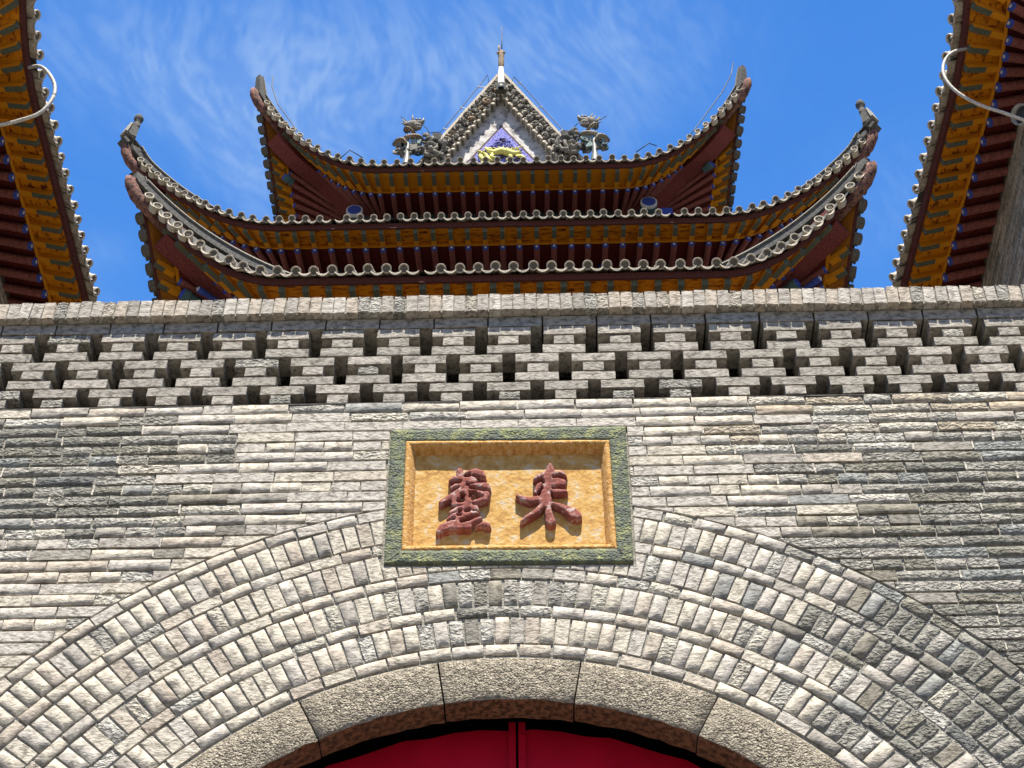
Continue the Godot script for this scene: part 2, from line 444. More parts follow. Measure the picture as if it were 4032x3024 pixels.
func weathered(x: float, y: float) -> float:   # 0 sound and pale .. 1 eroded and dark
	var left := smoothstep(-1.5, -2.8, x + 0.25 * sin(y * 11.0)) * smoothstep(8.8, 8.98, y) * smoothstep(9.9, 9.7, y)
	var left_low := 0.5 * smoothstep(-1.3, -2.6, x) * smoothstep(8.5, 8.8, y) * smoothstep(9.2, 9.0, y)
	var right := smoothstep(1.6, 2.8, x + 0.25 * sin(y * 9.0)) * smoothstep(9.62, 9.38, y)
	var crown := 0.55 * smoothstep(0.6, 0.25, absf(x - 0.1)) * smoothstep(7.9, 8.05, y) * smoothstep(8.45, 8.3, y)
	return clampf(maxf(maxf(left, left_low), maxf(right, crown)), 0, 1)

func brick_look(x: float, y: float) -> Array:   # [worn?, material]
	var w := weathered(x, y)
	var r := rng.randf()
	var rough := rng.randf() < 0.12 + 0.8 * w
	if x > 1.5 and y > 9.35: rough = rng.randf() < 0.75
	var k := ""
	if rng.randf() < w:
		k = "dark" if r < 0.26 else "olive" if r < 0.46 else "shade" if r < 0.78 else "blue" if r < 0.88 else "slate" if r < 0.895 else "mid"
	elif w > 0.12 and r < 0.75:
		k = "stone" if r < 0.25 else "mid" if r < 0.5 else "grey"
	elif x < 0.3 and y < 8.75 or y < 8.0 and x < 1.5:
		k = "pale" if r < 0.54 else "pink" if r < 0.68 else "warm" if r < 0.76 else "grey" if r < 0.95 else "mid"
	elif x > 1.5 and y > 9.35:
		k = "buff" if r < 0.28 else "pink" if r < 0.55 else "grey" if r < 0.75 else "pale" if r < 0.9 else "mid"
	else:
		k = "grey" if r < 0.60 else "pale" if r < 0.92 else "pink" if r < 0.95 else "mid" if r < 0.985 else "blue"
	return [rough, M[("worn_" if rough else "smooth_") + k]]

var kinds := {}
func variant(kind: String, rough: bool) -> ArrayMesh:
	var key := kind + ("r" if rough else "s")
	if not kinds.has(key):
		var size: Array = {stretcher = [0.3925, 0.0825, 0.1], header = [0.1925, 0.0825, 0.1], soldier = [0.085, 0.194, 0.1], band = [0.190, 0.081, 0.1], wide = [0.31, 0.086, 0.2], narrow = [0.15, 0.084, 0.2], coping = [0.0845, 0.175, 0.5], slab = [0.385, 0.103, 0.3]}[kind]
		var l := []
		for i in 9:
			l.append(brick_mesh(size[0], size[1], size[2], 0.0038 if not rough else 0.006, 0.0032 if not rough else 0.009, 3 if size[0] > size[1] else 2, 2 if size[0] > size[1] else 3, i % 3 != 0 and size[2] < 0.15))
		kinds[key] = l
	return kinds[key][rng.randi() % 9]

var loose := {}      # bricks past what the picture shows: material -> SurfaceTool
func stray(mesh: Mesh, m: Material, x: Transform3D) -> void:
	if not loose.has(m): loose[m] = SurfaceTool.new()
	loose[m].append_from(mesh, 0, x)

func lay(home: Node3D, called: String, kind: String, at: Vector3, turn: float, single: bool, look: Array) -> void:
	var b := Basis(Vector3.BACK, turn + rng.randf_range(-0.008, 0.008)) * Basis(Vector3.RIGHT, rng.randf_range(-0.02, 0.02)) * Basis.from_scale(Vector3(rng.randf_range(0.985, 1.008), rng.randf_range(0.96, 1.02), 1))
	if rng.randf() < 0.5: b = b * Basis(Vector3.BACK, PI)
	var x := Transform3D(b, at + Vector3(0, 0, rng.randf_range(-0.004, 0.004)))
	var mesh := variant(kind, look[0])
	if single: part(home, called, mesh, look[1], x)
	else: stray(mesh, look[1], x)


func build_wall() -> void:
	var w := thing("gate_wall", Vector3(0, 0, -1), "grey brick gate wall with brick arch, openwork parapet and coping", "wall")
	# the mass behind the bricks, with the opening of the arch
	var outline := PackedVector2Array([Vector2(-9, 0), Vector2(-R_STONE, 0)])
	for i in 41:
		var a := PI - PI * i / 40.0
		outline.append(Vector2(cos(a) * R_STONE, ARCH_Y + sin(a) * R_STONE))
	outline.append_array(PackedVector2Array([Vector2(R_STONE, 0), Vector2(9, 0), Vector2(9, WALL_TOP - 0.002), Vector2(0.004, WALL_TOP - 0.002), Vector2(0.004, 9.6), Vector2(0.77, 9.6), Vector2(0.76, 8.5), Vector2(-0.72, 8.5), Vector2(-0.73, 9.6), Vector2(-0.004, 9.6), Vector2(-0.004, WALL_TOP - 0.002), Vector2(-9, WALL_TOP - 0.002)]))
	var core := part(w, "wall_face", slab_mesh(outline, 1.6, 0.001), M.mortar, Transform3D(Basis(), Vector3(0, 0, -0.017)))
	var mass := MB.new()
	mass.box(Vector3(-9, 0, -20), Vector3(9, WALL_TOP - 0.06, -1.615))
	part(w, "bastion", mass.done(), M.terrace)

	# courses
	var arch := PackedVector2Array()
	for i in 97:
		var a := -0.15 + (PI + 0.3) * i / 96.0
		arch.append(Vector2(cos(a), sin(a)) * (R_OUT + 0.008) + Vector2(0, ARCH_Y))
	arch.append(Vector2(0, -9))
	var plaque := PackedVector2Array([Vector2(-0.782, 8.455), Vector2(0.818, 8.437), Vector2(0.826, 9.648), Vector2(-0.781, 9.654)])
	var lone := 0
	var upright := {}
	for row in 105:
		var yt := WALL_TOP - row * COURSE
		var yc := yt - COURSE / 2
		if yc < 0.05: break
		var headers := row % 4 == 0 and row > 0
		var x := -6.5 + rng.randf_range(-0.1, 0.1) + (0.2 if row % 2 else 0.0)
		while x < 6.5:
			var kind := "header" if headers or rng.randf() < 0.09 else "stretcher"
			var l := (0.196 if kind == "header" else 0.396) * rng.randf_range(0.985, 1.012)
			var c := Vector2(x + l / 2, yc)
			x += l
			if not upright.has(row): upright[row] = []
			upright[row].append(x)
			var single := yc > 7.0 and absf(c.x) < 3.56
			var rect := PackedVector2Array([Vector2(c.x - l / 2 + 0.002, yc - 0.041), Vector2(c.x + l / 2 - 0.002, yc - 0.041), Vector2(c.x + l / 2 - 0.002, yc + 0.041), Vector2(c.x - l / 2 + 0.002, yc + 0.041)])
			var near := false
			var inside := 0
			for p in rect:
				var r := Vector2(p.x, maxf(p.y - ARCH_Y, 0.0)).length()
				if p.y < ARCH_Y: r = absf(p.x)
				if r < R_OUT + 0.02: near = true
				if r < R_OUT: inside += 1
			if inside == 4: continue
			var by_plaque := c.x + l / 2 > -0.8 and c.x - l / 2 < 0.85 and yc > 8.36 and yc < 9.72
			if absf(c.x) < l / 2 and yc - 0.05 < ARCH_Y + R_OUT: near = true
			var look := brick_look(c.x, yc)
			if not near and not by_plaque:
				lay(core, "brick", kind, Vector3(c.x, yc, 0), 0, single, look)
				if single: lone += 1
				continue
			if yc < ARCH_Y:
				continue
			for piece in Geometry2D.clip_polygons(rect, arch):
				for bit in Geometry2D.clip_polygons(piece, plaque):
					if area(bit) < 0.0012: continue
					var m := slab_mesh(bit, 0.1, 0.005, 0.002)
					if m == null: continue
					if single: part(core, "cut_brick", m, look[1]); lone += 1
					else: stray(m, look[1], Transform3D())

	# lime pointing left in some upright joints
	var lime := MB.new()
	for i in 330:
		var row := rng.randi() % 30
		var p := Vector3(rng.randf_range(-3.8, 3.8), WALL_TOP - (row + 0.5) * COURSE, 0)
		if Vector2(p.x, p.y - ARCH_Y).length() < R_OUT + 0.1 or (absf(p.x) < 0.85 and p.y > 8.4 and p.y < 9.7): continue
		var best := 9.0
		for jx: float in upright.get(row, []):
			if absf(jx - p.x) < absf(best - p.x): best = jx
		if absf(best - p.x) > 0.2 or rng.randf() > 0.25 + weathered(p.x, p.y): continue
		var hh := rng.randf_range(0.022, 0.044)
		lime.box(Vector3(-rng.randf_range(0.004, 0.009), -hh, -0.02), Vector3(rng.randf_range(0.004, 0.008), hh, rng.randf_range(-0.006, -0.001)), Transform3D(Basis(Vector3.BACK, rng.randf_range(-0.12, 0.12)), Vector3(best, p.y + rng.randf_range(-0.006, 0.006), 0)))
	part(core, "lime_pointing", lime.done(), M.lime).set_meta("kind", "stuff")

	# rings of the arch: bands of bricks laid flat between rings of bricks on edge
	var ring := part(w, "arch_bed", arc_mesh(R_STONE - 0.01, R_OUT + 0.004, 0.3, 0.1), M.mortar, Transform3D(Basis(), Vector3(0, 0, -0.0135)))
	var r := R_OUT
	for k in 9:
		var band := k % 2 == 0
		var t := 0.083 if band else 0.195
		var step := (0.199 if band else 0.0922) / (r - t / 2)
		var a := -PI / 2 - 0.02 + rng.randf_range(0, step)
		while a < PI / 2 + 0.02:
			var s := step * rng.randf_range(0.96, 1.04)
			var m := a + s / 2
			a += s
			var c := Vector2(sin(m) * (r - t / 2), cos(m) * (r - t / 2) + ARCH_Y)
			var single := c.y > 6.75 and absf(c.x) < 3.4
			var look := brick_look(c.x * 1.03, c.y)
			# what the plaque covers
			if c.x > -0.86 and c.x < 0.9 and c.y > 8.34:
				var hw := (0.0955 if band else 0.042)
				var hh := t / 2
				var q := PackedVector2Array()
				for p in [Vector2(-hw, -hh), Vector2(hw, -hh), Vector2(hw, hh), Vector2(-hw, hh)]:
					q.append(c + p.rotated(-m))
				for bit in Geometry2D.clip_polygons(q, plaque):
					if area(bit) > 0.0012:
						var cut := slab_mesh(bit, 0.1, 0.005, 0.002)
						if cut: part(ring, "cut_arch_brick", cut, look[1])
				continue
			lay(ring, "band_brick" if band else "arch_brick", "band" if band else "soldier", Vector3(c.x, c.y, 0.001 if band else 0.0), -m, single, look)
		r -= t + 0.0081
	# stones round the opening
	var joints := [-90.0, -64.0, -45.5, -27.0, -8.7, 9.7, 27.7, 46.0, 64.5, 90.0]
	for i in joints.size() - 1:
		var mesh := stone_mesh(deg_to_rad(joints[i]) + 0.0022, deg_to_rad(joints[i + 1]) - 0.0022)
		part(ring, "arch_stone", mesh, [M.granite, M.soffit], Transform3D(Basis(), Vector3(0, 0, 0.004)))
	for s in [-1, 1]:
		for k in 7:
			var y0 := k * 0.7246
			part(ring, "jamb_stone", slab_mesh(PackedVector2Array([Vector2(s * R_IN, y0 + 0.004), Vector2(s * (R_STONE - 0.006), y0 + 0.004), Vector2(s * (R_STONE - 0.006), y0 + 0.72), Vector2(s * R_IN, y0 + 0.72)]), 0.2, 0.012, 0.003), M.granite, Transform3D(Basis(), Vector3(0, 0, 0.004)))
	# the passage behind the arch, its deep shade put into the colour
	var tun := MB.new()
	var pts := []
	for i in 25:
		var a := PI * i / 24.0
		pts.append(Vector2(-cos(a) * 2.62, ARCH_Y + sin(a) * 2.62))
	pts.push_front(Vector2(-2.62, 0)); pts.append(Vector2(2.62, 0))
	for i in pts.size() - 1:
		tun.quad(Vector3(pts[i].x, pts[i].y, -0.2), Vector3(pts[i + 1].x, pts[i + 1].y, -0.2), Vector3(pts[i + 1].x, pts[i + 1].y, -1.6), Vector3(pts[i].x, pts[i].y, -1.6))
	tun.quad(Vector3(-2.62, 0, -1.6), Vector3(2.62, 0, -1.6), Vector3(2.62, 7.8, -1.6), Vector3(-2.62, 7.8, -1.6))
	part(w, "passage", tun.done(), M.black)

	# openwork parapet
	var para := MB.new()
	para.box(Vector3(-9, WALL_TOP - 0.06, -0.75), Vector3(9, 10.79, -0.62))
	var back := part(w, "parapet", para.done(), M.core_dark)  # darkened so the openings look deep in shade
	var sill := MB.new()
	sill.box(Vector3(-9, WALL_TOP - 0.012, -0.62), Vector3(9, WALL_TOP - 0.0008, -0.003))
	part(w, "parapet_sill", sill.done(), M.core_dark)  # dark for the same painted shade as the back
	var tier := 0.0944
	for row in 8:
		var y := 10.685 - (row + 0.5) * tier
		var wide: bool = row in [0, 2, 3, 5, 6]
		var phase := 0.026 if row in [0, 1, 2, 6, 7] else 0.2245
		for i in range(-16, 17):
			var c := phase + i * 0.397 + rng.randf_range(-0.006, 0.006)
			var k := ["stone", "mid", "stone", "shade", "stone", "shade", "mid"][rng.randi() % 7] as String
			var rough := rng.randf() < (0.03 if wide else 0.2)
			lay(back, "lattice_brick", "wide" if wide else "narrow", Vector3(c, y, rng.randf_range(-0.003, 0.003)), 0, absf(c) < 3.75, [rough, M[("worn_" if rough else "smooth_") + k]])
	# plain band under the coping, then the coping of bricks on edge
	var x := -6.6
	while x < 6.6:
		var k := ["shade", "stone", "blue", "stone"][rng.randi() % 4] as String
		lay(back, "band_slab", "slab", Vector3(x, 10.7365, 0.006), 0, absf(x) < 3.8, [false, M["smooth_" + k]])
		x += 0.3925
	var bed := MB.new()
	bed.box(Vector3(-9, 10.797, -0.75), Vector3(9, 10.95, 0.052))
	var cope := part(w, "coping", bed.done(), M.mortar)
	x = -6.6
	var lean := 0.0
	while x < 6.6:
		lean = lerpf(lean, rng.randf_range(-0.05, 0.05) + (-0.07 if x > 1.2 else 0.0), 0.5)
		var r2 := rng.randf()
		var k := "mid" if r2 < 0.45 else "warm" if r2 < 0.72 else "grey" if r2 < 0.85 else "stone" if r2 < 0.95 else "buff"
		var rough := rng.randf() < 0.15
		lay(cope, "coping_brick", "coping", Vector3(x, 10.879 + rng.randf_range(-0.002, 0.002), 0.072 + rng.randf_range(-0.003, 0.003)), lean, absf(x) < 3.8, [rough, M[("worn_" if rough else "smooth_") + k]])
		x += 0.0868 * rng.randf_range(0.97, 1.06)
	# everything outside the picture
	var rest := ArrayMesh.new()
	var mats := []
	for m in loose:
		(loose[m] as SurfaceTool).commit(rest)
		mats.append(m)
	part(w, "outer_bricks", rest, mats).set_meta("kind", "stuff")


func area(p: PackedVector2Array) -> float:
	var s := 0.0
	for i in p.size(): s += p[i].cross(p[(i + 1) % p.size()])
	return absf(s) / 2

# A ring sector of half a turn: face at z = 0, back to -d
func arc_mesh(r0: float, r1: float, d: float, below: float) -> ArrayMesh:
	var m := MB.new()
	var n := 180
	for i in n:
		var a := -PI / 2 - below + (PI + 2 * below) * i / n
		var b := -PI / 2 - below + (PI + 2 * below) * (i + 1) / n
		var A := Vector3(sin(a), cos(a), 0)
		var B := Vector3(sin(b), cos(b), 0)
		var o := Vector3(0, ARCH_Y, 0)
		var z := Vector3(0, 0, -d)
		for k in 12:
			var p0 := lerpf(r0, r1, k / 12.0)
			var p1 := lerpf(r0, r1, (k + 1) / 12.0)
			if absf(sin((a + b) / 2) * p1) < 0.71 and ARCH_Y + cos(a) * p1 > 8.56 and cos(a) > 0: continue   # behind the plaque
			m.quad(o + A * p0, o + B * p0, o + B * p1, o + A * p1)
		if absf(sin((a + b) / 2) * r1) < 0.71 and cos(a) > 0: continue
		m.quad(o + A * r0 + z, o + B * r0 + z, o + B * r0, o + A * r0)
		m.quad(o + A * r1, o + B * r1, o + B * r1 + z, o + A * r1 + z)
	return m.done()

# A voussoir of the stone arch: hammered face, rounded arris, soffit as a second surface with its brown shade painted in
func stone_mesh(a0: float, a1: float) -> ArrayMesh:
	var f := MB.new(true)
	var s := MB.new(true)
	var o := Vector3(0, ARCH_Y, 0)
	var n := 10
	var prof := [Vector2(R_STONE - 0.006, -0.2), Vector2(R_STONE - 0.006, -0.012), Vector2(R_STONE - 0.018, -0.001), Vector2(lerpf(R_IN, R_STONE, 0.66), 0.003), Vector2(lerpf(R_IN, R_STONE, 0.33), 0.0), Vector2(R_IN + 0.02, -0.003), Vector2(R_IN + 0.003, -0.012), Vector2(R_IN, -0.03), Vector2(R_IN - 0.004, -0.1), Vector2(R_IN + 0.004, -0.2)]
	var g := []
	for i in n + 1:
		var a := lerpf(a0, a1, float(i) / n)
		var col := []
		for k in prof.size():
			var p: Vector2 = prof[k]
			var wob := rng.randf_range(-0.004, 0.004) if k > 1 else 0.0
			var end := 0.0
			if (i == 0 or i == n) and k > 1 and k < 7: end = -0.008
			col.append(o + Vector3(sin(a), cos(a), 0) * (p.x + wob) + Vector3(0, 0, p.y + wob + end))
		g.append(col)
	for i in n:
		for k in prof.size() - 1:
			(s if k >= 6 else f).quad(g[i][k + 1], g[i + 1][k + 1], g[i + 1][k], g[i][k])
	for i in [0, n]:
		var col: Array = g[i]
		for k in range(1, prof.size() - 1):
			if i == 0: f.tri(col[0], col[k + 1], col[k])
			else: f.tri(col[0], col[k], col[k + 1])
	var mesh := f.done()
	return s.done(mesh)


func build_door() -> void:
	var t := thing("gate_door", Vector3(0.06, 0, -0.42), "tall red double door with rounded top, deep in the gate arch", "door")
	for s in [-1, 1]:
		var p := PackedVector2Array([Vector2(0.06 + s * 0.006, 0.02)])
		var r := 2.44
		p.append(Vector2(s * r, 0.02))
		for i in 25:
			var a := (PI / 2 - 0.02) * (1.0 - i / 24.0)
			p.append(Vector2(s * sin(a) * r, ARCH_Y + cos(a) * r + 0.012 * sin(i * 2.3)))
		p[-1].x = 0.06 + s * 0.006
		var leaf := part(t, "door_leaf", slab_mesh(p, 0.06, 0.004), M.door, Transform3D(Basis(), Vector3(0, 0, -0.42)))
		var bar := MB.new()
		bar.box(Vector3(0.06 + s * 0.009, 0.03, -0.419), Vector3(0.06 + s * 0.05, 7.545, -0.394))
		part(leaf, "edge_bar", bar.done(), M.door)
		for k in 18:
			var rivet := MB.new(true)
			rivet.blob(Vector3(0.06 + s * 0.03, 7.45 - k * 0.17, -0.393), Vector3(0.009, 0.009, 0.006), 5)
			part(leaf, "rivet", rivet.done(), M.door)


func build_plaque() -> void:
	var t := thing("stone_plaque", Vector3(0.02, 8.45, 0), "carved ochre plaque with two red characters in a mottled green stone frame", "plaque")
	var A := [Vector2(-0.762, 8.469), Vector2(0.804, 8.449), Vector2(0.814, 9.638), Vector2(-0.773, 9.645)]   # frame, outer
	var B := [Vector2(-0.659, 8.570), Vector2(0.706, 8.557), Vector2(0.700, 9.516), Vector2(-0.670, 9.537)]   # inner edge of the green
	var C := [Vector2(-0.592, 8.650), Vector2(0.640, 8.635), Vector2(0.636, 9.450), Vector2(-0.602, 9.470)]   # ochre field
	for i in 4:
		var j := (i + 1) % 4
		var strip := ruff([A[i], A[j], B[j], B[i]], 0.012, 0.004)
		part(t, "green_border", strip, M.green)
	var z := -0.064
	for i in 4:
		var j := (i + 1) % 4
		var m := MB.new(true)
		# a rounded gilt moulding that slopes down to the field
		var steps := [[0.0, -0.02], [0.03, 0.012], [0.3, 0.017], [0.55, 0.006], [0.8, -0.03], [1.0, z]]
		var n := 14
		var g := []
		for k in steps.size():
			var row := []
			for q in n + 1:
				var f := float(q) / n
				var p: Vector2 = (B[i] as Vector2).lerp(B[j], f).lerp((C[i] as Vector2).lerp(C[j], f), steps[k][0])
				row.append(Vector3(p.x, p.y, steps[k][1] + rng.randf_range(-0.0015, 0.0015)))
			g.append(row)
		for k in steps.size() - 1:
			for q in n: m.quad(g[k][q], g[k][q + 1], g[k + 1][q + 1], g[k + 1][q])
		part(t, "gilt_moulding", m.done(), M.gold)
	var field := MB.new(true)
	var nx := 40
	var ny := 26
	var at := func(i: int, j: int) -> Vector3:
		var f := float(i) / nx
		var h := float(j) / ny
		var p: Vector2 = (C[0] as Vector2).lerp(C[1], f).lerp((C[3] as Vector2).lerp(C[2], f), h)
		var e := absf(sin(i * 12.9 + j * 78.2) * 437.5)
		return Vector3(p.x, p.y, z + (e - floorf(e)) * 0.0016 - 0.0008)
	for j in ny:
		for i in nx: field.quad(at.call(i, j), at.call(i + 1, j), at.call(i + 1, j + 1), at.call(i, j + 1))
	part(t, "ochre_field", field.done(), M.ochre)
	# the two characters: strokes [x, y, radius] on a sheet laid over each, then the slits between strokes
	var left := [
		[[320, 100, 36], [335, 190, 44], [350, 262, 38]], [[215, 208, 22], [260, 186, 32], [330, 198, 26]], [[400, 130, 28], [500, 110, 38], [565, 132, 38], [598, 160, 22]], [[420, 195, 44], [480, 212, 38]],
		[[230, 292, 22], [290, 256, 26], [350, 245, 24]], [[450, 266, 18], [540, 265, 28], [620, 276, 38], [652, 300, 22]],
		[[112, 450, 28], [190, 406, 32], [270, 346, 24], [350, 290, 20]], [[400, 300, 30], [480, 320, 26], [560, 345, 28], [625, 372, 36], [610, 420, 28], [500, 450, 24]],
		[[255, 470, 28], [265, 410, 36], [320, 350, 36], [390, 320, 32]], [[280, 472, 34], [370, 466, 30], [440, 440, 36], [475, 400, 24]], [[400, 330, 24], [390, 400, 32], [402, 480, 38]],
		[[410, 480, 48], [400, 560, 58]], [[220, 570, 24], [300, 530, 30], [400, 515, 36], [500, 520, 32], [524, 540, 18]], [[190, 640, 20], [240, 605, 26], [330, 580, 30], [500, 585, 28]],
		[[330, 630, 48], [300, 690, 44]], [[400, 690, 32], [480, 660, 26], [552, 640, 25]], [[85, 770, 28], [130, 730, 42], [230, 700, 45], [320, 700, 50], [420, 718, 34]], [[505, 715, 14], [580, 692, 27], [638, 710, 29]]]
	var left_slits := [[[350, 376, 17], [362, 384, 15]], [[306, 436, 14], [352, 430, 17]], [[448, 352, 14], [496, 346, 15]], [[472, 410, 17], [508, 392, 15]], [[385, 150, 13], [428, 148, 13]], [[318, 552, 10], [330, 548, 10]], [[388, 551, 9], [430, 545, 9]], [[340, 662, 12], [420, 640, 15], [512, 604, 12]], [[300, 588, 8], [330, 590, 8]], [[230, 228, 9], [300, 226, 10], [328, 222, 7]], [[480, 712, 9], [560, 668, 9]], [[440, 290, 8], [540, 306, 9], [600, 322, 9]]]
	var right := [
		[[490, 82, 25], [490, 130, 46], [480, 200, 62]], [[302, 245, 22], [350, 215, 30], [430, 186, 32]], [[560, 180, 30], [630, 186, 33], [672, 220, 20]], [[478, 260, 72], [470, 330, 70]],
		[[302, 410, 22], [340, 350, 32], [360, 300, 28]], [[560, 292, 50], [635, 300, 42]], [[430, 420, 52], [420, 500, 70], [432, 570, 52]], [[540, 400, 32], [640, 400, 32], [678, 405, 18]],
		[[86, 450, 22], [150, 475, 30], [240, 500, 34], [330, 486, 34]], [[370, 590, 38], [290, 650, 30], [200, 700, 27], [136, 745, 21]], [[452, 590, 34], [466, 680, 43], [480, 742, 52]], [[510, 545, 22], [590, 570, 28], [680, 612, 40], [755, 662, 58], [808, 690, 42]]]
	var right_slits := [[[528, 226, 9], [600, 219, 10], [690, 246, 12]], [[516, 360, 8], [600, 358, 9], [690, 368, 10]], [[385, 250, 9], [402, 290, 10]], [[545, 450, 10], [690, 450, 16]], [[372, 268, 8], [340, 285, 8]], [[385, 640, 16], [408, 612, 10]]]
	part(t, "raised_character", relief(left, left_slits, Vector2(480.9, 423.2), 0.6667, z, 0.058), M.letter)
	part(t, "raised_character", relief(right, right_slits, Vector2(1077.2, 403.9), 0.6263, z, 0.058), M.letter)


# A strip of hammered stone between four corners, its face near z = dz
func ruff(c: Array, dz: float, amp: float) -> ArrayMesh:
	var m := MB.new(true)
	var nx := 44
	var ny := 4
	var g := []
	for j in ny + 1:
		var row := []
		for i in nx + 1:
			var f := float(i) / nx
			var p: Vector2 = (c[0] as Vector2).lerp(c[1], f).lerp((c[3] as Vector2).lerp(c[2], f), float(j) / ny)
			row.append(Vector3(p.x, p.y, dz + rng.randf_range(-amp, amp)))
		g.append(row)
	for j in ny:
		for i in nx: m.quad(g[j][i], g[j][i + 1], g[j + 1][i + 1], g[j + 1][i])
	var b := Vector3(0, 0, -0.12)
	for i in nx:
		m.quad(g[0][i] + b, g[0][i + 1] + b, g[0][i + 1], g[0][i])
		m.quad(g[ny][i], g[ny][i + 1], g[ny][i + 1] + b, g[ny][i] + b)
	return m.done()

# Raised strokes as one carved body: height from the distance to the strokes
func relief(strokes: Array, slits: Array, from: Vector2, zoom: float, z: float, high: float) -> ArrayMesh:
	var k := 1.2435 / 1432.0
	var sets := [[], []]
	var lo := Vector2(9, 99)
	var hi := Vector2(-9, -9)
	for which in 2:
		for s in [strokes, slits][which]:
			var pts := []
			for p in s:
				var sheet := from + Vector2(p[0], p[1]) * zoom
				var v := (sheet.y - 355.0) / 690.0
				var q := Vector2(-0.601 + (sheet.x - 357.0 + v * 26.0) * k * (1.0 - 0.028 * (v - 0.3)), 9.437 - 0.812 * v)
				pts.append([q, float(p[2]) * zoom * k * (1.25 if which == 0 else 1.1)])
				lo = lo.min(q - Vector2(0.05, 0.06)); hi = hi.max(q + Vector2(0.05, 0.06))
			for i in pts.size() - 1: sets[which].append([pts[i][0], pts[i + 1][0], pts[i][1], pts[i + 1][1]])
	var cell := 0.004
	var nx := int((hi.x - lo.x) / cell) + 1
	var ny := int((hi.y - lo.y) / cell) + 1
	var d := PackedFloat32Array()
	d.resize((nx + 1) * (ny + 1))
	for j in ny + 1:
		for i in nx + 1:
			var p := lo + Vector2(i, j) * cell
			var near := [-1.0, -1.0]
			for which in 2:
				for s in sets[which]:
					var ab: Vector2 = s[1] - s[0]
					var t := clampf((p - s[0]).dot(ab) / ab.length_squared(), 0, 1)
					var ys: Vector2 = (p - s[0] - ab * t) * Vector2(1, 0.74)   # the sheet is foreshortened
					near[which] = maxf(near[which], lerpf(s[2], s[3], t) - ys.length())
			d[j * (nx + 1) + i] = minf(near[0], -near[1])
	var m := MB.new(true)
	var at := func(i: int, j: int) -> Vector3:
		var v := d[j * (nx + 1) + i]
		var h := high * (0.88 * smoothstep(-0.001, 0.0045, v) + 0.12 * smoothstep(0.002, 0.016, v))
		return Vector3(lo.x + i * cell, lo.y + j * cell, z - 0.004 + h)
	for j in ny:
		for i in nx:
			var w := nx + 1
			if maxf(maxf(d[j * w + i], d[j * w + i + 1]), maxf(d[(j + 1) * w + i], d[(j + 1) * w + i + 1])) > -0.003:
				m.quad(at.call(i, j), at.call(i + 1, j), at.call(i + 1, j + 1), at.call(i, j + 1))
	return m.done()


# One eave: a hipped skirt roof with upturned corners. side 0 is the front, -1 and 1 the flanks.
class Eave:
	var xc := 0.0; var a := 5.0; var zf := 0.0; var y0 := 0.0; var lift := 1.0; var xs := 3.0; var pw := 2.0; var o := 0.35
	var depth := 8.0; var pitch := 0.24; var raf := 0.3; var fl := 0.5; var d1 := 1.4; var rise := 0.45; var d2 := 3.0; var rise2 := 2.4; var skew := 0.0; var fade := 2.6; var fls := 0.0
	func t(side: int, s: float) -> float:
		var span := a + o - xs
		return clampf((absf(s) - xs) / span, 0, 1) if side == 0 else clampf(1.0 - s / span, 0, 1)
	func edge(side: int, s: float) -> Vector3:
		var q := t(side, s)
		var y := y0 + lift * pow(q, pw)
		if side == 0: return Vector3(xc + s, y, zf + o * q * q)
		return Vector3(xc + side * (a + o * q * q) + skew * s, y, zf + o - s)
	func inner(side: int, s: float) -> Vector3:
		var q := t(side, s)
		var y := y0 + rise + 0.22 * lift * pow(q, pw)
		if side == 0:
			var w := absf(s)
			var xi := w if w <= xs else xs + (w - xs) * (a - d1 - xs) / (a + o - xs)
			return Vector3(xc + signf(s) * xi, y, zf - d1)
		var span := a + o - xs
		var z := zf + o - s
		if s < span: z = lerpf(zf - d1, zf + o - span, s / span)
		return Vector3(xc + side * (a - d1) + skew * s, y, z)
	func along(side: int, s: float, d: float, h: float) -> Vector3:
		return edge(side, s).lerp(inner(side, s), d / d1) + Vector3(0, h, 0)
	func deck(side: int, s: float, k: float) -> Vector3:
		var q := t(side, s)
		var y := y0 + lift * pow(q, pw) * pow(1.0 - k, fade) + rise2 * k
		if side == 0:
			var f := 1.0 - k * (d2 + o) / (a + o)
			return Vector3(xc + s * f, y, lerpf(zf + o * q * q, zf - d2, k))
		var s0 := k * (d2 + o)
		var p := edge(side, s)
		return Vector3(lerpf(p.x, xc + side * (a - d2), k), y, lerpf(zf + o - s0, zf + o - depth, s / depth))
	func outward(side: int, s: float) -> Vector3:
		var tan := edge(side, s + 0.02) - edge(side, s - 0.02)
		var n := tan.cross(Vector3.UP).normalized()
		if side == 1: n = -n
		if side == 0: n = Vector3(n.x, 0, n.z)
		n = n.normalized()
		return n if (side == 0 and n.z > 0) or (side != 0 and n.x * side > 0) else -n
	func spread(side: int, step: float, lo: float, hi: float) -> Array:   # places about `step` apart along the edge
		var res := []
		var len := 0.0
		var fine := 0.01
		var s := lo
		var prev := edge(side, lo)
		var total := 0.0
		while s < hi:
			s += fine
			var p := edge(side, s)
			total += p.distance_to(prev); prev = p
		var n := maxi(1, roundi(total / step))
		var each := total / n
		s = lo
		prev = edge(side, lo)
		var want := each * 0.5
		while s < hi and res.size() < n:
			s += fine
			var p := edge(side, s)
			len += p.distance_to(prev); prev = p
			if len >= want:
				res.append(s); want += each
		return res

